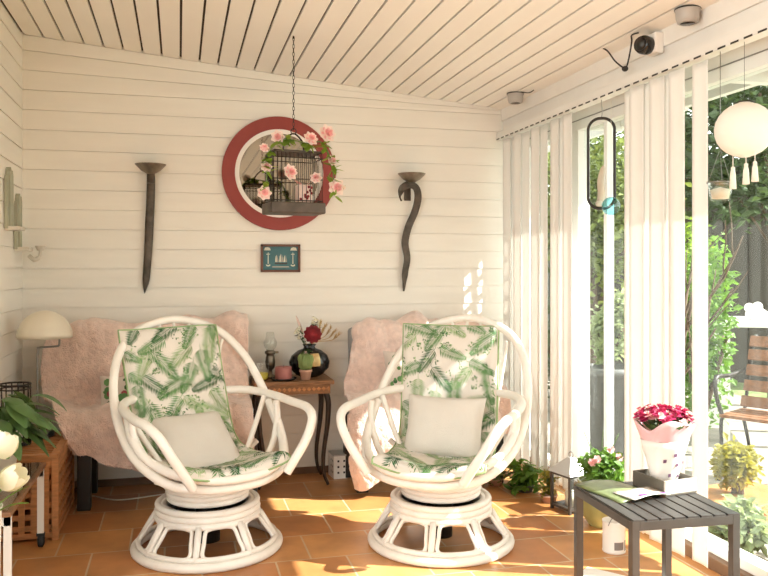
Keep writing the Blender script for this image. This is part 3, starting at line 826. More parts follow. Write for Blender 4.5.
for sx in (-1, 1):
    flat([(sx*.094, .044), (sx*.055, .044), (sx*.060, .058), (sx*.072, .063), (sx*.088, .060)], 1)   # clouds
    flat([(sx*.070-.003, -.032), (sx*.070+.003, -.032), (sx*.070+.002, .032), (sx*.070-.002, .032)], 1)
    flat([(sx*.070+.013*math.cos(q), -.037+.010*math.sin(q)) for q in [PI+PI*k/6 for k in range(7)]]+[(sx*.070+.007*math.cos(q), -.036+.004*math.sin(q)) for q in [2*PI-PI*k/6 for k in range(7)]], 1)
    flat([(sx*.070-.010, .020), (sx*.070+.010, .020), (sx*.070+.010, .025), (sx*.070-.010, .025)], 1)
flat([(-.05, -.052), (.05, -.052), (.045, -.046), (-.045, -.046)], 2)
m.build('painting', ['teal', 'petalw', 'traylt', 'dkwood'], pc)

def sconce_bowl(t, tilt=0):
    m = MB(); m.lathe([(.001, 0), (.02, .002), (.05, .018), (.079, .048), (.082, .052), (.077, .052), (.047, .022), (.018, .007), (.001, .006)], seg=30)
    m.tube([(0, 0, .005), (0, 0, .03)], .003, 6); m.lathe([(.001, .006), (.022, .008), (.022, .016), (.001, .016)], seg=16)
    return m
s1 = thing('iron_candle_sconce', 'straight dagger shaped iron candle sconce left of the red mirror', 'sconce', (-.147, 4.494, 1.66), 0, 'iron candle sconces')
o = sconce_bowl(s1).build('drip_bowl', 'bowl', s1); o.location = (0, -.09, .018)
m = MB(); P = []
zs = [.03, 0, -.06, -.14, -.24, -.34, -.44, -.54, -.585, -.622]; ws = [.020, .0215, .022, .0225, .023, .022, .0205, .0195, .012, .001]
xs_ = [0, .001, .0, -.003, -.008, -.012, -.018, -.025, -.030, -.034]; ys_ = [-.085, -.07, -.05, -.04, -.032, -.026, -.03, -.02, -.015, -.012]
cp = cr([(a, b, c) for a, b, c in zip(xs_, ys_, zs)], 4); cw = [ws[min(len(ws)-1, i//4)]+(ws[min(len(ws)-1, i//4+1)]-ws[min(len(ws)-1, i//4)])*(i % 4)/4 for i in range(len(cp))]
for p, wv in zip(cp, cw): P.append([p+Vector((-wv, 0, 0)), p+Vector((-wv*.4, -.006, 0)), p+Vector((wv*.4, -.006, 0)), p+Vector((wv, 0, 0))])
m.grid(P); m.build('blade', 'iron', s1, solid=.004)
MB().bb((-.02, -.075, -.03), (.02, 0, -.024)).bb((-.02, -.005, -.09), (.02, 0, -.02)).build('wall_bracket', 'iron', s1)
s2 = thing('iron_candle_sconce', 'twisted snake shaped iron candle sconce right of the red mirror', 'sconce', (1.309, 4.494, 1.655), 0, 'iron candle sconces')
o = sconce_bowl(s2).build('drip_bowl', 'bowl', s2); o.location = (0, -.09, .018)
pts = cr([(-.05, -.06, -.085), (-.062, -.07, -.055), (-.052, -.08, -.015), (-.012, -.085, .008), (.03, -.085, -.012), (.045, -.07, -.07), (.03, -.05, -.15), (-.005, -.035, -.24), (-.022, -.03, -.33), (-.01, -.035, -.42), (-.02, -.03, -.50), (-.022, -.02, -.56), (-.025, -.012, -.615)], 6)
m = MB(); P = []; n_ = len(pts)
for i, p in enumerate(pts):
    t_ = i/(n_-1); wv = .020*(min(1, t_*8+.35))*(1 if t_ < .86 else max(.03, (1-t_)/.14))
    d = (pts[min(i+1, n_-1)]-pts[max(i-1, 0)]).normalized(); a_ = d.cross(Vector((0, -1, 0)))
    a_ = (Vector((0, -1, 0)).cross(d)).normalized() if abs(d.y) < .95 else Vector((1, 0, 0))
    hk = max(0, 1-t_/.30); a_ = (a_*(1-.92*hk)+Vector((0, -1, 0))*hk+Vector((0, .35*math.sin(t_*9), 0))).normalized()
    nn = d.cross(a_)
    P.append([p-a_*wv, p-a_*wv*.4-nn*.005, p+a_*wv*.4-nn*.005, p+a_*wv])
m.grid(P); m.build('twisted_blade', 'iron', s2, solid=.004)
MB().bb((-.015, -.085, -.006), (.02, 0, 0)).bb((-.02, -.005, -.08), (.02, 0, 0)).build('wall_bracket', 'iron', s2)

# sage wooden ornaments on the left wall
def picket(label, y, z0, z1, w):
    t = thing('wall_ornament', label, 'wall ornament', (XL+.006, y, z0), 0, 'sage green pointed wall ornaments')
    h = z1-z0; m = MB()
    for k, (dy, hh, d) in enumerate(((-w*.5, .86*h, .016), (-w*.17, h, .022), (w*.17, .96*h, .022), (w*.5, .84*h, .016))):
        ww = w*.32
        m.prism([(dy-ww/2, 0), (dy+ww/2, 0), (dy+ww/2, hh-.025), (dy, hh), (dy-ww/2, hh-.025)], d, 0, Matrix(((0, 0, 1, 0), (1, 0, 0, 0), (0, 1, 0, 0), (0, 0, 0, 1))))
    m.build('board', 'sage', t, bevel=.002)
    m = MB(); m.bb((0, -w*.55, -.006), (.07, w*.55, .012)); m.build('ledge', 'shell', t, bevel=.003)
    return t
wo = picket('sage green pointed wooden ornament, larger one at the left photo edge', 4.10, 1.36, 1.655, .11)
wo2 = picket('sage green pointed wooden ornament with a shell hook, nearest the room corner', 4.32, 1.268, 1.55, .10)
m = MB()
m.tube(cr([(.05, .06, -.03), (.075, .05, -.05), (.10, .05, -.035), (.105, .05, .0)], 5), [.012]*10+[.008]*6, 8)
for i in range(4): m.ring((.105, .05, .0+i*.006), .014+.003*i, .004, n=16, seg=6)
m.build('shell_hook', 'shell', wo2)

# ------------------------------------------------------------------ left corner: chest, lamp, plant, cart
ch = thing('lattice_chest', 'orange teak lattice chest standing in the left corner', 'chest', (-.652, 3.92, 0))
cw_, cd_, chh = .135, .255, .362
for sx in (-1, 1):
    for sy in (-1, 1): MB().bb((sx*cw_-.014, sy*cd_-.014, .03 if False else 0), (sx*cw_+.014, sy*cd_+.014, chh-.012)).build('corner_post', 'oak', ch, bevel=.002)
def lattice(mk, L, z0, z1, n, nz):
    m = MB()
    for i in range(n):
        u = -L/2+L*(i+.5)/n; w = L/n*.52; m.bb(*mk(u-w/2, u+w/2, z0, z1, 0))
    for j in range(nz):
        z = z0+(z1-z0)*(j+.5)/nz; w = (z1-z0)/nz*.5; m.bb(*mk(-L/2, L/2, z-w/2, z+w/2, .007))
    return m
def fx(sy): return lambda a, b, z0, z1, d: ((a, sy*cd_-.004+d-.003, z0), (b, sy*cd_-.004+d+.004, z1))
def fy(sx): return lambda a, b, z0, z1, d: ((sx*cw_-.003+d-.004, a, z0), (sx*cw_-.003+d+.003, b, z1))
lattice(fx(-1), 2*cw_-.028, .03, chh-.045, 5, 6).build('front_lattice', 'oak', ch)
lattice(fx(1), 2*cw_-.028, .03, chh-.045, 5, 6).build('rear_lattice', 'oak', ch)
lattice(fy(1), 2*cd_-.028, .03, chh-.045, 9, 6).build('side_lattice', 'oak', ch)
lattice(fy(-1), 2*cd_-.028, .03, chh-.045, 9, 6).build('side_lattice', 'oak', ch)
for sy in (-1, 1):
    for z0, z1 in ((chh-.05, chh-.012), (.012, .035)): MB().bb((-cw_+.014, sy*cd_-.010, z0), (cw_-.014, sy*cd_+.010, z1)).build('rail', 'oak', ch)
for sx in (-1, 1):
    for z0, z1 in ((chh-.05, chh-.012), (.012, .035)): MB().bb((sx*cw_-.010, -cd_+.014, z0), (sx*cw_+.010, cd_-.014, z1)).build('rail', 'oak', ch)
m = MB()
m.bb((-cw_-.012, -cd_-.012, chh-.012), (cw_+.012, -cd_+.022, chh+.008)); m.bb((-cw_-.012, cd_-.022, chh-.012), (cw_+.012, cd_+.012, chh+.008))
m.bb((-cw_-.012, -cd_+.022, chh-.012), (-cw_+.022, cd_-.022, chh+.008)); m.bb((cw_-.022, -cd_+.022, chh-.012), (cw_+.012, cd_-.022, chh+.008))
for i in range(14): y = -cd_+.03+i*.0345; m.bb((-cw_+.02, y, chh-.004), (cw_-.02, y+.019, chh+.004))
for i in range(7): x = -cw_+.028+i*.032; m.bb((x, -cd_+.02, chh-.01), (x+.018, cd_-.02, chh-.003))
m.build('lid', 'oak', ch, bevel=.0015)
CT = .3705
lp = thing('table_lamp', 'cream dome table lamp on a thin bent pole in the left corner', 'lamp', (-.655, 4.075, CT))
MB().lathe([(.001, 0), (.075, 0), (.075, .012), (.01, .02), (.001, .02)], seg=28).build('base', 'steel', lp)
MB().tube(cr([(0, 0, .015), (0, 0, .2), (0, 0, .405), (.004, 0, .420), (.018, 0, .424), (.085, 0, .428), (.096, 0, .434), (.098, 0, .450), (.098, 0, .50)], 5), .005, 8).build('pole', 'steel', lp)
pr = [(.126*math.cos(a), .126*math.sin(a)*1.02) for a in [PI/2*k/12 for k in range(13)]]; pr[-1] = (.001, pr[-1][1])
pr2 = [(max(.001, r_-.004), z-.003) for r_, z in reversed(pr)]
MB().lathe([(r_, z+.472) for r_, z in pr]+[(r_, z+.472) for r_, z in pr2], (.032, 0, 0), 40).build('shade', 'cream', lp)
MB().ell((.098, 0, .50), (.022, .022, .03)).build('bulb', 'white', [q for q in lp.children if q.name.startswith('shade')][0])
wl_ = thing('wire_lantern', 'black wire candle cage with a ring top on the lattice chest', 'lantern', (-.722, 3.90, CT))
m = MB(); rr = .066
for z in (.004, .012, .255, .275): m.ring((0, 0, z), rr, .0035 if z != .275 else .0045, n=36, seg=6)
for i in range(16): a = 2*PI*i/16; m.tube([(math.cos(a)*rr, math.sin(a)*rr, .004), (math.cos(a)*rr, math.sin(a)*rr, .275)], .0028, 6)
m.build('wire_cage', 'dwire', wl_)
m = MB(); m.lathe([(.001, .004), (.064, .004), (.064, .008), (.001, .008)], seg=28); m.build('floor_plate', 'dwire', wl_)
MB().lathe([(.001, .0085), (.032, .0085), (.032, .11), (.001, .112)], seg=20).build('candle', 'cream', wl_)
# rolling cart
ct = thing('rolling_table', 'low rolling table with a dark wood top and white metal legs, left edge', 'table', (-.66, 3.24, 0))
tt = MB().bb((-.115, -.36, .335), (.115, .36, .352)).build('table_top', 'walnut', ct, bevel=.003)
MB().bb((-.10, -.345, .3522), (.10, .345, .356)).build('glass_inset', 'cglass', tt)
for sx in (-1, 1):
    for sy in (-1, 1):
        lg = MB().bb((sx*.098-.013, sy*.33-.006, .06), (sx*.098+.013, sy*.33+.006, .335)).build('leg', 'white', ct, bevel=.002)
        q = MB(); q.lathe([(.001, -.012), (.022, -.012), (.029, -.008), (.029, .008), (.022, .012), (.001, .012)], seg=22, mtx=T(sx*.098, sy*.33+.012, .0295) @ RY(90)); q.bb((sx*.098-.016, sy*.33-.008, .05), (sx*.098+.016, sy*.33+.014, .062)); q.build('caster', 'rubber', lg)
for sy in (-1, 1): MB().bb((-.11, sy*.33-.006, .30), (.11, sy*.33+.006, .335)).build('cross_rail', 'white', ct)
# leafy pot plant on the cart
pp_ = thing('potted_plant', 'broad leaved green pot plant on the low rolling table', 'plant', (-.672, 3.33, .3565))
MB().lathe([(.001, 0), (.05, 0), (.066, .10), (.07, .10), (.07, .115), (.062, .115), (.06, .10), (.001, .10)], seg=28).build('pot', 'cream', pp_)
m = MB(); g = random.Random(12)
for i in range(44):
    a = g.uniform(0, 2*PI) if i > 20 else g.uniform(-1.1, .9); hh = g.uniform(.10, .32); r_ = g.uniform(.01, .07)
    b = Vector((math.cos(a)*r_*.6, math.sin(a)*r_, .09)); e = b+Vector((math.cos(a)*r_*1.1, math.sin(a)*r_*1.2, hh*.75))
    if e.x < -.06: e.x = -.05
    m.tube(cr([b, (b+e)/2+Vector((0, 0, .02)), e], 3), .002, 5)
    d = Vector((math.cos(a), math.sin(a), g.uniform(-.1, .7)))
    if d.x < -.3: d.x = -.1
    m.leaf(e, d, g.uniform(.13, .20), g.uniform(.05, .075), g.uniform(.8, 2.0), 0, 6, fold=.3)
m.build('foliage', 'leafmid', pp_)
# tulips in a white floor vase at the left edge
vz = thing('floor_vase', 'tall white vase holding tulips at the bottom left corner', 'vase', (-.512, 2.28, 0))
MB().lathe([(.001, 0), (.055, 0), (.058, .01), (.052, .3), (.056, .525), (.060, .54), (.055, .54), (.050, .52), (.047, .3), (.001, .29)], seg=32).build('body', 'white', vz)
tl = [('leftmost white tulip, cut by the photo edge', (.01, -.02, .635)), ('highest white tulip in the floor vase', (.045, .02, .665)), ('white tulip bowing lowest to the right', (.062, -.02, .60)), ('white tulip behind the others, leaning towards the cart', (.015, .05, .66)), ('small white tulip low at the front of the bunch', (.02, -.05, .60))]
for lb, e in tl:
    t = thing('tulip', lb, 'flower', (-.512, 2.28, .295), 0, 'white tulips in the floor vase')
    e = Vector(e)-Vector((0, 0, .295)); b = Vector((e.x*.15, e.y*.15, 0)); mid = Vector((e.x*.38, e.y*.38, .26))
    d = (e-mid); d.z *= .6; d.normalize()
    MB().tube(cr([b, b*.5+mid*.5, mid, e], 5), .0042, 7).build('stem', 'stem', t)
    m = MB()
    a_, b_, n_ = fr(d)
    for k in range(6):
        an = 2*PI*k/6; rad = a_*math.cos(an)+b_*math.sin(an); P = []; L = .066; ro = .028 if k % 2 else .025
        for i in range(6):
            u = i/5; rr = ro*(.25+1.1*math.sin(PI*(.12+.62*u)))*.95; wd = .026*math.sin(PI*(.12+.83*u))**.7
            c_ = e+n_*(L*u)+rad*rr; tn = n_.cross(rad)
            P.append([c_-tn*wd-rad*wd*.45, c_, c_+tn*wd-rad*wd*.45])
        m.grid(P)
    m.ell(e+n_*.014, (.017, .017, .015), 0, 10, 6)
    m.build('bloom', 'petalw', t)
    m = MB(); m.leaf(mid-Vector((0, 0, .05)), (e.x+.02, e.y-.02, .12), .14, .03, 1.0, 0, 5); m.build('leaf', 'leafy', t)

# ------------------------------------------------------------------ hanging birdcage with garland
bc = thing('birdcage', 'hanging brown wire birdcage on a chain before the round mirror', 'birdcage', (.528, 3.75, 1.43), 8)
hw, hd = .118, .08
m = MB(); m.bb((-hw-.014, -hd-.012, 0), (hw+.014, hd+.012, .052)); m.build('tray', 'cagebr', bc, bevel=.006)
m = MB()
for i in range(13):
    x = -hw+2*hw*i/12
    for sy in (-1, 1): m.tube([(x, sy*hd, .05), (x, sy*hd, .26), (x, sy*hd*.92, .285), (x, 0, .292)], .0016, 5)
for i in range(9):
    y = -hd+2*hd*i/8
    for sx in (-1, 1): m.tube([(sx*hw, y, .05), (sx*hw, y, .26), (sx*hw*.95, y, .288)], .0016, 5)
for z in (.06, .16, .26):
    for sy in (-1, 1): m.tube([(-hw, sy*hd, z), (hw, sy*hd, z)], .0026, 5)
    for sx in (-1, 1): m.tube([(sx*hw, -hd, z), (sx*hw, hd, z)], .0026, 5)
m.build('wire_bars', 'dwire', bc)
m = MB(); m.bb((-hw*.98, -hd*.95, .284), (hw*.98, hd*.95, .296)); m.build('roof_panel', 'cagebr', bc, bevel=.003)
m = MB(); m.tube(cr([(-.05, 0, .295), (-.045, 0, .345), (0, 0, .385), (.045, 0, .345), (.05, 0, .295)], 6), .004, 7); m.ring((0, 0, .395), .013, .0025, 'y', 20, 6); m.build('hoop_handle', 'dwire', bc)
m = MB(); zt = ceil_z(.528)-1.43; z = .405; k = 0
while z < zt-.012:
    m.ring((0, 0, z+.006), .0048, .0013, 'y' if k % 2 else 'x', 12, 5, ry=.0115); z += .0185; k += 1
m.build('chain', 'dwire', bc)
MB().tube([(0, 0, zt-.012), (0, 0, zt+.004)], .004, 8).build('ceiling_hook', 'dwire', bc)
fg = thing('cage_ornament', 'small pink and white box ornament inside the birdcage', 'ornament', (.575, 3.735, 1.4835), 12)
m = MB(); m.bb((-.034, -.03, 0), (.034, .03, .085)); m.build('box', 'petalpp', fg, bevel=.006)
m = MB(); g = random.Random(2)
for q in range(10): m.ell((g.uniform(-.03, .03), -.031, g.uniform(.01, .075)), (.007, .003, .007), 0, 8, 6)
m.build('dots', 'petalr', fg)
m = MB()
for sx in (-1, 1): m.leaf((sx*.006, 0, .085), (sx*.8, -.1, .6), .05, .035, .3, 0, 4)
m.build('bow', 'petalp', fg)
gd = thing('flower_garland', 'garland of pink blossoms and leaves wound round the birdcage', 'garland', (.522, 3.75, 1.43), 8)
vp = cr([(-.155, -.105, .09), (-.15, -.105, .17), (-.145, -.10, .25), (-.10, -.105, .33), (-.02, -.10, .335), (.05, -.10, .325), (.11, -.105, .335), (.15, -.10, .28), (.17, -.10, .20), (.18, -.10, .09)], 6)
MB().tube(vp, .003, 6).build('vine', 'stem', gd)
m = MB(); g = random.Random(8)
for i in range(95):
    p = vp[g.randrange(len(vp))]; m.leaf(p, (g.uniform(-1, 1), g.uniform(-1, .1), g.uniform(-1, .6)), g.uniform(.035, .06), g.uniform(.024, .036), .4, 0, 4)
m.build('leaves', 'leafb', gd)
for c_, r_ in (((-.165, -.115, .085), .036), ((-.155, -.115, .205), .028), ((-.165, -.115, .29), .024), ((-.10, -.11, .345), .034), ((-.045, -.118, .185), .040), ((.055, -.115, .345), .038), ((.135, -.115, .375), .046), ((.16, -.11, .25), .028), ((.185, -.11, .125), .044), ((.085, -.105, .165), .030)):
    m = MB(); dd_ = (g.uniform(-.5, .5), -1, g.uniform(-.2, .5)); flower_head(m, c_, r_, 7, 2, 1, d=dd_, cup=.35); flower_head(m, c_, r_*.72, 6, 3, 0, d=dd_, cup=.9); m.ell((c_[0], c_[1]-.006, c_[2]), (.006, .006, .006), 1, 8, 6)
    m.build('blossom', ['petalp', 'petalpp'], gd)

# ------------------------------------------------------------------ ceiling fittings
def canister(label, x, y, first=None):
    z = ceil_z(x)
    if first: return dup(first, label, (x, y, z))
    t = thing('ceiling_spotlight', label, 'spotlight', (x, y, z), 0, 'grey ceiling spotlights')
    hs = MB().lathe([(.001, -.002), (.047, -.002), (.047, -.008), (.044, -.010), (.043, -.035), (.038, -.052), (.028, -.056), (.028, -.050), (.001, -.050)], seg=32).build('housing', 'greyplastic', t)
    MB().lathe([(.001, -.0565), (.026, -.0562), (.026, -.052), (.001, -.052)], seg=24).build('lens', 'lens', hs)
    MB().lathe([(.049, .001), (.049, -.004), (.001, -.004)], seg=24).build('mounting_ring', 'dwire', t)
    return t
s0 = canister('round grey ceiling spotlight nearest the camera, at top right', 1.86, 2.60)
canister('round grey ceiling spotlight above the far blind corner', 1.825, 4.10, s0)
cm = thing('security_camera', 'white and black bullet camera fixed to the beam over the window', 'camera', (1.90, 2.87, 2.085))
MB().bb((-.03, -.045, -.035), (.012, .03, .05)).build('mount', 'white', cm, bevel=.008)
m = MB(); m.lathe([(.001, 0), (.034, .002), (.038, .012), (.038, .04), (.032, .055), (.001, .055)], seg=26, mtx=T(-.03, .0, .0) @ RY(-90) @ RX(20)); hd_ = m.build('head', 'lens', cm)
MB().lathe([(.001, .0555), (.028, .0555), (.028, .061), (.001, .064)], seg=20, mtx=T(-.03, 0, 0) @ RY(-90) @ RX(20)).build('lens_ring', 'black', hd_)
zc_ = ceil_z(1.84)
cb_ = thing('hanging_cable', 'black cable drooping with a round plug from the ceiling edge', 'cable', (1.86, 3.05, zc_-.02))
pts = cr([(-.03, .115, .022), (-.01, .105, .005), (.0, .06, -.05), (.01, .0, -.092), (.015, -.02, -.06), (.005, -.06, .004), (-.02, -.10, .018), (-.02, -.15, .014)], 6)
MB().tube(pts, .0035, 6).build('cord', 'rubber', cb_)
MB().ell((.01, .0, -.096), (.014, .014, .012)).build('plug', 'rubber', cb_)
tag(MB().tube(cr([(1.83, 4.04, ceil_z(1.83)-.004), (1.86, 4.0, ceil_z(1.86)-.012), (1.875, 3.97, ceil_z(1.875)-.002)], 5), .003, 6).build('spotlight_cable', 'rubber'), 'short dark cable beside the far ceiling spotlight', 'cable')

# ------------------------------------------------------------------ things hanging at the window
lo = thing('hanging_loop', 'black oval metal loop ornament hanging from the blind rail', 'ornament', (1.90, 3.30, 1.45))
pts = []
hw_, hh_ = .06, .21; r_ = .055
for k in range(48):
    a = 2*PI*k/48; c_, s_ = math.cos(a), math.sin(a)
    cx, cz = (hw_-r_)*(1 if c_ > 0 else -1), hh_+(hh_-r_)*(1 if s_ > 0 else -1)
    u = cx+r_*c_; pts.append((u*.90, -u*.42, cz+r_*s_))
MB().tube(pts, .007, 8, closed=True).build('loop', 'dwire', lo)
MB().tube(cr([(0, 0, .42), (.004, 0, .45), (0, 0, .507)], 4), .0018, 6).build('hook', 'steel', lo)
MB().tube(cr([(-.012, 0, .012), (.0, 0, .07), (-.004, 0, .13), (.01, 0, .20)], 5), [.012, .013, .016, .017, .017, .018, .018, .017, .017, .016, .016, .015, .014, .012, .009, .004], 8).build('driftwood', 'drift', lo)
m = MB(); m.ell((-.016, -.008, .022), (.018, .018, .014)); m.build('shell_bead', 'shell', lo)
gb = thing('glass_float', 'teal glass ball hanging beside the black oval loop', 'ornament', (1.90, 3.215, 1.455))
MB().ell((0, 0, 0), (.042, .042, .042), 0, 24, 16).build('ball', 'glassteal', gb)
MB().tube([(0, 0, .042), (0, 0, .502)], .0008, 5).build('thread', 'cordw', gb)
pl = thing('paper_lantern', 'round white paper lantern with tassels at the right photo edge', 'lantern', (1.897, 2.337, 1.651))
m = MB(); n_ = 25; pr = []
for i in range(n_+1):
    a = PI*i/n_; pr.append((max(.02, .097*math.sin(a)+(.0012 if i % 2 else 0)), -.097*math.cos(a)*.97))
m.lathe(pr, seg=40); m.build('shade', 'paper', pl)
m = MB(); m.ring((0, 0, .094), .03, .002, n=24, seg=6)
for sx in (-1, 1): m.tube([(sx*.018, 0, .092), (sx*.018, 0, .11)], .0015, 5)
m.tube([(0, 0, .10), (0, 0, .306)], .0008, 5); m.tube([(-.018, 0, .11), (0, 0, .12), (.018, 0, .11)], .0012, 5); m.build('wire_frame', 'dwire', pl)
for x, y, L in ((-.005, .052, .115), (-.003, -.012, .105), (.0, -.052, .10)):
    m = MB(); m.tube([(x, y, -.078), (x, y, -.078-L*.4)], .0016, 5); m.ell((x, y, -.082-L*.4), (.007, .007, .008), 0, 10, 6)
    m.lathe([(.006, -.085-L*.4), (.009, -.10-L*.4), (.012, -.085-L), (.001, -.085-L)], (x, y, 0), 12); m.build('tassel', 'cotton', pl)
hp = thing('hanging_jar', 'small glass candle jar on a cord beside the paper lantern', 'lantern', (1.897, 2.463, 1.415))
MB().lathe([(.001, 0), (.028, 0), (.034, .006), (.040, .045), (.043, .066), (.046, .068), (.046, .072), (.0415, .072), (.037, .045), (.031, .01), (.001, .006)], seg=28).build('jar', 'cglass', hp)
MB().lathe([(.001, .007), (.029, .008), (.035, .04), (.001, .05)], seg=24).build('wax', 'cream', hp)
m = MB(); m.ring((0, 0, .066), .0455, .002, n=28, seg=6)
for k in range(3): a = 2*PI*k/3; m.tube([(.045*math.cos(a), .045*math.sin(a), .068), (0, 0, .19)], .0009, 5)
m.tube([(0, 0, .19), (0, 0, .542)], .0014, 5); m.build('cord', 'steel', hp)

# ------------------------------------------------------------------ grey slatted table, magazine, tray, bouquet
gt = thing('patio_table', 'grey slatted metal side table in the right foreground', 'table', (1.496, 2.28, 0), -3)
hx, hy, th_ = .168, .188, .42
for sx in (-1, 1):
    for sy in (-1, 1): MB().bb((sx*hx-.0125, sy*hy-.0125, 0), (sx*hx+.0125, sy*hy+.0125, th_-.004)).build('leg', 'tmetal', gt, bevel=.0015)
m = MB()
for sy in (-1, 1): m.bb((-hx+.0125, sy*hy-.0125, th_-.034), (hx-.0125, sy*hy+.0125, th_-.006))
for sx in (-1, 1): m.bb((sx*hx-.0125, -hy+.0125, th_-.034), (sx*hx+.0125, hy-.0125, th_-.006))
m.build('apron', 'tmetal', gt, bevel=.0015)
for i in range(8):
    x = -hx-.0125+(2*hx+.025)*(i+.5)/8; wd = (2*hx+.025)/8*.415
    MB().bb((x-wd, -hy-.0125, th_-.006), (x+wd, hy+.0125, th_)).build('slat', 'slat', gt, bevel=.001)
mg = thing('magazine', 'open green and white magazine lying on the grey slatted table', 'magazine', (1.425, 2.375, .421), 12)
m = MB(); P = []
for i in range(13):
    u = i/12; x = -.085+.17*u; z = .004+.006*math.sin(PI*u)*(1) ; P.append([(x, y, z+.004*math.sin(y*9+u*3)) for y in [-.11+.22*j/8 for j in range(9)]])
m.grid(P); m.build('cover', 'maggreen', mg, solid=.004)
m = MB(); P = []
for i in range(9):
    u = i/8; x = -.05+.155*u; P.append([(x, y, .0125+.008*math.sin(PI*u)*(1-j/6)) for j, y in enumerate([-.135+.10*j/6 for j in range(7)])])
m.grid(P); pg = m.build('page', 'magwhite', mg, solid=.002)
m = MB(); m.add([(-.02, -.128, .0205), (.09, -.134, .0175), (.092, -.124, .0175), (-.015, -.112, .0205)], [(0, 1, 2, 3)], 0, False); m.build('printed_strip', 'magpurple', pg, solid=.0008)
ty = thing('wooden_tray', 'small dark wooden tray box under the wrapped bouquet', 'tray', (1.60, 2.365, .4205), 8)
m = MB(); tw_, td_, tz_ = .067, .08, .05
m.bb((-tw_, -td_, 0), (tw_, td_, .006)); m.bb((-tw_, -td_+.008, .006), (-tw_+.008, td_-.008, tz_)); m.bb((tw_-.008, -td_+.008, .006), (tw_, td_-.008, tz_)); m.bb((-tw_, td_-.008, .006), (tw_, td_, tz_))
m.build('box', 'tray', ty, bevel=.001)
MB().bb((-tw_, -td_, .006), (tw_, -td_+.008, tz_)).build('front_board', 'traylt', ty, bevel=.001)
bq = thing('wrapped_bouquet', 'magenta flowers in a pink and white cellophane wrap standing in the tray', 'bouquet', (1.60, 2.365, .427), 8)
def wrapcone(z0, z1, r0, r1, n=36, k=7, wob=.06, top=0.):
    P = []
    for i in range(n+1):
        a = 2*PI*i/n; r_ = []
        for j in range(7):
            t_ = j/6; rr = (r0+(r1-r0)*t_**1.1)*(1+wob*t_*math.sin(k*a)+wob*.5*t_*math.sin(3*a+1)); z = z0+(z1-z0)*t_+top*t_*(math.sin(3*a+.6)+.5*math.sin(5*a))
            r_.append((rr*math.cos(a), rr*math.sin(a)*.85, z))
        P.append(r_)
    m = MB(); m.grid(P); return m
m = wrapcone(.0, .165, .040, .085, wob=.03); m.lathe([(.001, .001), (.038, .001)], seg=20, sy=.85)
g = random.Random(31)
for a, z in ((-1.9, .05), (-1.5, .085), (-1.2, .045), (-2.2, .10), (-1.7, .12), (-1.0, .09)):
    rr = .040+(.082-.038)*(z/.155)**1.1+.003
    m.add([((rr)*math.cos(a+q*.16), (rr)*math.sin(a+q*.16)*.85, z+w_) for q, w_ in ((-.5, -.006), (.5, -.004), (.6, .006), (-.4, .005))], [(0, 1, 2, 3)], 1, False)
m.build('white_wrap', ['cellow', 'cellod'], bq, solid=.0008)
wrapcone(.115, .225, .066, .105, k=5, wob=.10, top=.016).build('pink_wrap', 'cellop', bq, solid=.0008)
m = MB(); g = random.Random(5)
for i in range(85):
    a = g.uniform(0, 2*PI); r_ = .095*math.sqrt(g.random()); z = .25-1.4*r_*r_+g.uniform(-.012, .016)
    flower_head(m, (r_*math.cos(a), r_*.85*math.sin(a), z), .017, 6, 2, g.choice((0, 0, 0, 0, 1)), d=(math.cos(a)*r_*6, math.sin(a)*r_*6, 1), cup=.6)
for i in range(60):
    a = g.uniform(0, 2*PI); r_ = .08*math.sqrt(g.random()); m.leaf((r_*math.cos(a), r_*.85*math.sin(a), .20), (math.cos(a), math.sin(a), 1), .04, .02, .2, 2, 3)
ob = m.build('flower_cluster', ['petalm', 'petalp', 'leaf'], bq); ob['kind'] = 'stuff'
m = MB()
for i in range(9): a = i*.7; m.tube([(0.01*math.cos(a), .01*math.sin(a), .002), (.05*math.cos(a), .045*math.sin(a), .22)], .002, 5)
m.build('stem', 'stem', bq)

# ------------------------------------------------------------------ floor things by the window
ln = thing('house_lantern', 'metal lantern with a pyramid roof on the floor beside the green pot', 'lantern', (1.845, 3.49, 0), 14)
m = MB(); s_ = .064; hh = .185
for sx in (-1, 1):
    for sy in (-1, 1): m.bb((sx*s_-.006, sy*s_-.006, 0), (sx*s_+.006, sy*s_+.006, hh))
for z in (.022, hh-.008):
    for sgn in (-1, 1): m.bb((-s_, sgn*s_-.005, z-.006), (s_, sgn*s_+.005, z+.006)); m.bb((sgn*s_-.005, -s_, z-.006), (sgn*s_+.005, s_, z+.006))
m.bb((-s_, -s_, .016), (s_, s_, .022)); m.build('frame', 'tmetal', ln)
m = MB(); e = s_+.018
m.add([(-e, -e, hh), (e, -e, hh), (e, e, hh), (-e, e, hh), (-.012, -.012, hh+.07), (.012, -.012, hh+.07), (.012, .012, hh+.07), (-.012, .012, hh+.07)], [(3, 2, 1, 0), (0, 1, 5, 4), (1, 2, 6, 5), (2, 3, 7, 6), (3, 0, 4, 7), (4, 5, 6, 7)], 0, False); lr = m.build('roof', 'tin', ln)
m = MB()
for rot in range(4): m.add([(-s_, -s_, .022), (s_, -s_, .022), (s_, -s_, hh-.008), (-s_, -s_, hh-.008)], [(0, 1, 2, 3)], 0, False, RZ(90*rot))
m.build('glass_pane', 'cglass', ln)
MB().ring((0, 0, hh+.082), .014, .002, 'x', 20, 6).build('ring_handle', 'tmetal', lr)
MB().lathe([(.001, .0225), (.028, .0225), (.028, .09), (.001, .092)], seg=20).build('candle', 'cream', ln)
gp_ = thing('flower_pot', 'olive green glazed pot standing on the floor behind the grey table', 'pot', (1.868, 3.245, 0))
MB().lathe([(.001, 0), (.055, 0), (.06, .008), (.088, .05), (.102, .10), (.104, .15), (.10, .185), (.107, .195), (.107, .205), (.098, .205), (.094, .18), (.094, .15), (.001, .17)], seg=36).build('body', 'olglaze', gp_)
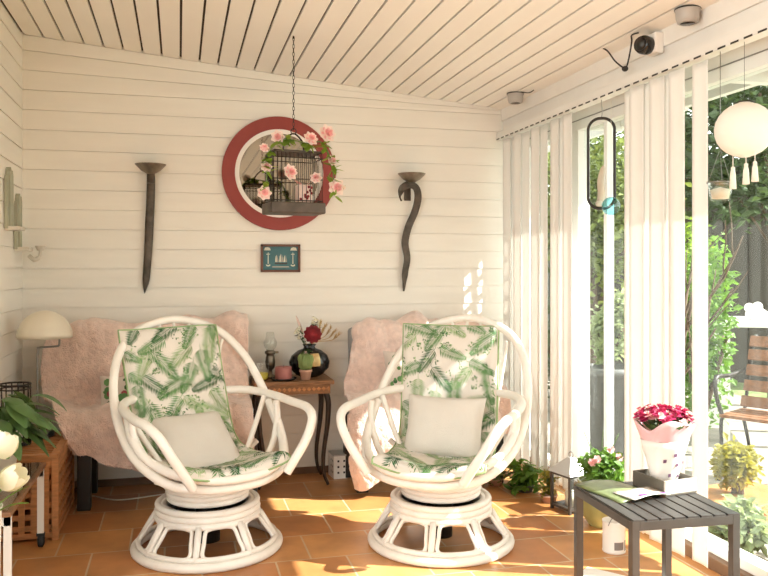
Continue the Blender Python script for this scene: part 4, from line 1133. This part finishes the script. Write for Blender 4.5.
MB().lathe([(.001, .178), (.092, .176)], seg=24).build('soil', 'soil', gp_)
ge = thing('geranium', 'bushy green plant with pink blooms growing in the olive pot', 'plant', (1.868, 3.245, .181))
m = MB(); g = random.Random(21); m.cloud((0, 0, .085), (.095, .10, .075), 420, .038, 0, g, .4, 1.3); m.build('foliage', 'leafy', ge)
m = MB()
for k in range(8): a = k*.8; m.tube([(0, 0, 0), (.05*math.cos(a), .05*math.sin(a), .09)], .003, 5)
for k in range(7): a = g.uniform(0, 6.28); m.tube(cr([(0, 0, .05), (.04*math.cos(a), .04*math.sin(a), .15), (.08*math.cos(a), .07*math.sin(a), .24)], 4), .0012, 4)
m.build('stem', 'stem', ge)
for c_ in ((-.075, -.05, .12), (-.055, -.06, .135), (.03, -.03, .17), (.06, -.05, .135)):
    m = MB(); flower_head(m, c_, .02, 6, 3, d=(-.2, -1, .6), cup=.7); m.build('bloom', 'petalp', ge)
tn = thing('tin_can', 'white tin can with a grey label under the grey table', 'tin', (1.745, 2.93, 0), 30)
MB().lathe([(.001, 0), (.046, 0), (.0475, .003), (.0475, .007), (.046, .009), (.046, .122), (.0475, .124), (.0475, .129), (.044, .129), (.044, .02), (.001, .02)], seg=36).build('can', 'white', tn); cn = tn.children[0]
m = MB(); P = []
for i in range(9): a = -2.6+.9*i/8; P.append([(.0464*math.cos(a), .0464*math.sin(a), z) for z in (.018, .05)])
m.grid(P); P = []
for i in range(5): a = -1.55+.3*i/4; P.append([(.0464*math.cos(a), .0464*math.sin(a), z) for z in (.012, .055)])
m.grid(P); m.build('label_print', 'label', cn)
m = MB(); m.tube(cr([(-.046, 0, .115), (-.05, -.02, .15), (0, -.03, .165), (.05, -.02, .15), (.046, 0, .115)], 5), .0018, 6); m.build('wire_handle', 'steel', tn)
tag(MB().box((0, 0, 0), (.30, .42, .003), mtx=T(1.56, 2.535, .002) @ RZ(38)).build('paper_sheet', 'rug'), 'white paper sheet lying on the floor under the grey table', 'paper')

# low plants in the window corner
def floor_plant(label, x, y, seed, mats, n, L, dry=0, spread=.11):
    t = thing('trailing_plant', label, 'plant', (x, y, 0), 0, 'low plants along the blind corner')
    MB().lathe([(.001, 0), (.035, 0), (.042, .03), (.045, .03), (.045, .036), (.040, .036), (.038, .028), (.001, .028)], seg=24).build('pot', 'terra' if seed % 2 else 'dgrey', t)
    g = random.Random(seed); st_ = MB(); lf = MB()
    for i in range(n):
        a = g.uniform(0, 2*PI); hh = g.uniform(-.025, .12); r_ = spread*g.uniform(.3, 1)
        e = Vector((math.cos(a)*r_*.7, math.sin(a)*r_, .04+hh)); pts = cr([(0, 0, .04), (e.x*.4, e.y*.4, .05+hh*.8), e], 4)
        st_.tube(pts, .0018, 5)
        for q in range(5): lf.leaf(pts[g.randrange(3, len(pts))], (g.uniform(-1, 1), g.uniform(-1, .6), g.uniform(-.4, .7)), L*g.uniform(.7, 1.2), L*.6, .5, 0, 3)
    st_.build('stem', 'bark' if dry else 'stem', t); lf.build('foliage', mats, t)
floor_plant('low plant with brown stems, left end of the row by the blinds', 1.66, 4.0, 1, 'leafo', 46, .042, 1, .17)
floor_plant('low plant with rounded green leaves, middle of the row by the blinds', 1.765, 3.84, 4, 'leafy', 46, .052, 0, .14)
floor_plant('low yellow green plant, right end of the row beside the house lantern', 1.80, 3.64, 7, 'leafyel', 22, .035, 0, .07)

# ------------------------------------------------------------------ garden outside
struct(MB().bb((2.12, -4, -.14), (5.2, 10, -.04)).build('terrace', 'gravel'))
struct(MB().bb((5.2, -8, -.16), (16, 16, -.06)).build('lawn', 'lawn'))
sh = thing('garden_shed', 'dark brown timber shed wall behind the garden chair', 'shed', (6.2, 7.2, -.06), -30)
m = MB()
for i in range(18): m.bb((-2.2+i*.245, -.02, 0), (-2.2+i*.245+.235, .02, 2.3))
m.bb((-2.2, .02, 0), (2.2, 1.6, 2.3)); m.build('wall', 'shed', sh)
m = MB(); m.bb((-2.4, -.25, 2.3), (2.4, 1.8, 2.4)); m.build('roof', 'roof', sh)
fc = thing('garden_fence', 'grey green board fence across the back of the garden', 'fence', (2.9, 8.6, -.06), 0)
m = MB()
for i in range(26): m.bb((-2.0+i*.14, 0, 0), (-2.0+i*.14+.13, .02, 1.7))
m.build('boards', 'gplank', fc)
m = MB()
for z in (.3, 1.4): m.bb((-2.0, .02, z), (1.64, .06, z+.08))
m.build('rail', 'gplank', fc)
def shrub(label, name, loc, rad, n, size, mat_, seed, trunk=None, cat='shrub', group=None, elong=1.6):
    t = thing(name, label, cat, loc, 0, group); g = random.Random(seed); z = (trunk or 0)
    m = MB()
    for k in range(7):
        c_ = (g.uniform(-.45, .45)*rad[0], g.uniform(-.45, .45)*rad[1], z+rad[2]*(1+g.uniform(-.4, .4))); m.cloud(c_, [q*g.uniform(.45, .65) for q in rad], n//7, size, 0, g, .6, elong)
    m.build('foliage', mat_, t)
    m = MB(); m.tube([(0, 0, 0), (.02, .02, z+rad[2]*.8)], [.03+.02*(trunk or 0), .02], 8)
    for k in range(5):
        a = k*1.3; m.tube([(0, 0, z*.7+rad[2]*.3), (rad[0]*.6*math.cos(a), rad[1]*.6*math.sin(a), z+rad[2])], .012, 6)
    m.build('trunk', 'bark', t); return t
shrub('leafy olive green tree outside, behind the black oval loop', 'garden_tree', (3.15, 5.6, -.06), (.62, .8, .85), 5200, .065, 'leafo', 41, .85, 'tree')
shrub('deep green tree behind the olive one, over the fence', 'garden_tree', (3.9, 7.4, -.06), (.9, .8, 1.2), 5000, .09, 'leafd', 42, .9, 'tree')
shrub('dark hedge bush below the trees at the fence', 'hedge_bush', (2.95, 6.6, -.06), (.6, .7, .55), 3000, .06, 'leafd', 43, None, 'bush')
shrub('tall green shrub outside, behind the hanging jar', 'garden_shrub', (3.3, 4.45, -.06), (.24, .26, .80), 2000, .055, 'leafy', 44, None)
shrub('light green vine like shrub against the brown shed', 'garden_shrub', (4.05, 5.6, -.06), (.40, .36, .72), 2400, .05, 'leafb', 45, .25)
shrub('tall dark tree standing before the brown shed', 'garden_tree', (5.1, 5.9, -.06), (1.3, 1.2, 1.15), 6000, .10, 'leafd', 46, 1.5, 'tree')
shrub('silvery low plant outside the glass, behind the grey table leg', 'low_plant', (2.32, 2.85, -.04), (.12, .20, .12), 1100, .05, 'leafpale', 47, None, 'plant')
shrub('pale leafy plant outside at the bottom right corner', 'low_plant', (2.55, 2.55, -.04), (.22, .22, .16), 1300, .055, 'leafpale', 48, None, 'plant')
# planter box with yellow green conifer
pb_ = thing('planter_box', 'low orange brown planter box outside the glass at right', 'planter', (2.62, 3.25, -.04), 10)
m = MB(); m.bb((-.22, -.16, 0), (.22, .16, .11)); m.bb((-.235, -.175, .09), (.235, .175, .13)); m.build('box', 'oak', pb_, bevel=.004)
shrub('yellow green feathery bush in the low planter box', 'planter_bush', (2.60, 3.25, .0901), (.12, .13, .15), 1500, .04, 'leafyel', 49, None, 'bush')
# bare twiggy shrub that shades the blinds
tw = thing('bare_shrub', 'bare twiggy shrub outside the far end of the window', 'shrub', (2.42, 3.72, -.04))
m = MB(); g = random.Random(17)
def branch(p, d, L, r_, lv):
    p = Vector(p); d = Vector(d).normalized(); pts = [p]
    for k in range(5): d = (d+Vector((g.uniform(-.14, .14), g.uniform(-.14, .14), .05))).normalized(); p = p+d*L/5; pts.append(p)
    m.tube(pts, [r_*(1-.11*k) for k in range(6)], 6)
    if lv:
        for k in (2, 3, 4): branch(pts[k], d+Vector((g.uniform(-.35, .35), g.choice((-1, 1))*g.uniform(.5, .9), g.uniform(0, .5))), L*.5, r_*.55, lv-1)
for a in (-.25, .0, .22): branch((0, a*.1, 0), (0, a*.8, 1), 1.15, .017, 2)
m.build('branches', 'bark', tw)
# trellis against the corner post outside
tr = thing('added_sun_trellis', 'added narrow white trellis barring the sun outside by the back corner of the window', 'trellis', (2.22, 4.29, -.04))
m = MB()
for z in [.30+.115*k for k in range(14)]: m.bb((-.008, -.10, z), (.008, .10, z+.026))
for y in (-.10, -.012, .085): m.bb((.008, y, 0), (.02, y+.016, 1.92))
m.build('laths', 'upvc', tr)
# garden chair
gc = thing('garden_chair', 'brown slatted garden chair with dark iron frame outside the glass', 'chair', (3.30, 3.78, -.04), -62)
for sx in (-1, 1):
    MB().tube(cr([(sx*.25, -.22, 0), (sx*.25, -.18, .20), (sx*.25, -.16, .36), (sx*.25, .10, .34), (sx*.25, .18, .52), (sx*.25, .26, .76), (sx*.25, .30, .80)], 6), .011, 8).build('side_frame', 'dwire', gc)
    MB().tube(cr([(sx*.25, .10, .35), (sx*.25, .18, .18), (sx*.25, .24, 0)], 5), .011, 8).build('rear_leg', 'dwire', gc)
    MB().tube(cr([(sx*.27, .22, .60), (sx*.28, .0, .58), (sx*.28, -.18, .58), (sx*.27, -.20, .48), (sx*.25, -.165, .36)], 6), .013, 8).build('armrest', 'dwire', gc)
for z, y in ((.42, .125), (.51, .165), (.60, .20), (.69, .228), (.77, .252)): MB().box((0, 0, 0), (.52, .018, .066), mtx=T(0, y-.016, z) @ RX(-18)).build('back_slat', 'gwood', gc, bevel=.003)
for k in range(5): MB().bb((-.26, -.19+k*.066, .357), (.26, -.19+k*.066+.052, .375)).build('seat_slat', 'gwood', gc, bevel=.003)
# white garden table with white ornament
wt = thing('garden_table', 'white garden table outside behind the brown garden chair', 'table', (4.25, 4.75, -.06), -30)
m = MB(); m.bb((-.55, -.35, .83), (.55, .35, .87)); m.build('table_top', 'upvc', wt, bevel=.005)
for sx in (-1, 1):
    for sy in (-1, 1): MB().bb((sx*.48-.03, sy*.28-.03, 0), (sx*.48+.03, sy*.28+.03, .83)).build('leg', 'upvc', wt)
orn = thing('white_ornament', 'white bird shaped ornament standing on the white garden table', 'ornament', (3.93, 4.72, .8105))
m = MB(); m.ell((0, 0, .045), (.085, .05, .045)); m.ell((-.06, 0, .09), (.035, .03, .033)); m.ell((.01, 0, .095), (.04, .025, .035)); m.lathe([(.001, 0), (.05, 0), (.045, .02), (.001, .02)], seg=20)
m.leaf((.06, 0, .05), (1, 0, .4), .08, .05, .2, 0, 3); m.build('body', 'white', orn)
# grey tub planter seen low between the blinds
gtb = thing('grey_planter', 'dark grey tall planter outside, behind the geranium', 'planter', (2.62, 4.45, -.04))
MB().lathe([(.001, 0), (.12, 0), (.17, .55), (.18, .55), (.18, .60), (.165, .60), (.16, .54), (.001, .54)], seg=30).build('tub', 'dgrey', gtb)
shrub('fine leaved plant growing in the grey tub', 'tub_plant', (2.62, 4.45, .505), (.15, .16, .30), 1500, .05, 'leafpale', 51, None, 'plant')

# ------------------------------------------------------------------ light
sun = bpy.data.lights.new('sun', 'SUN'); so = bpy.data.objects.new('sun', sun); col.objects.link(so)
d = Vector((-1, .42, -.94)).normalized(); so.rotation_euler = d.to_track_quat('-Z', 'Y').to_euler(); so.location = (6, 0, 6)
sun.energy = 20.; sun.angle = R(.53); sun.color = (1, .97, .92)
wd = bpy.data.worlds.new('sky'); sc.world = wd; wd.use_nodes = True
bg = wd.node_tree.nodes['Background']; bg.inputs[0].default_value = (.985, .995, .955, 1); bg.inputs[1].default_value = 4.1

# ------------------------------------------------------------------ camera
cam = bpy.data.cameras.new('camera'); co = bpy.data.objects.new('camera', cam); col.objects.link(co)
co.location = (0, 0, 1.165); co.rotation_euler = (R(90), 0, -math.atan(205/790))
cam.sensor_width = 36; cam.lens = 790/768*36; cam.shift_y = -18/768; cam.clip_start = .05
sc.camera = co
sc.view_settings.view_transform = 'Standard'; sc.view_settings.look = 'None'; sc.view_settings.gamma = 1; sc.view_settings.exposure = -.06
sc.view_settings.use_curve_mapping = False
cy = sc.cycles
cy.transparent_max_bounces = 24; cy.max_bounces = 10; cy.diffuse_bounces = 6; cy.sample_clamp_indirect = 6
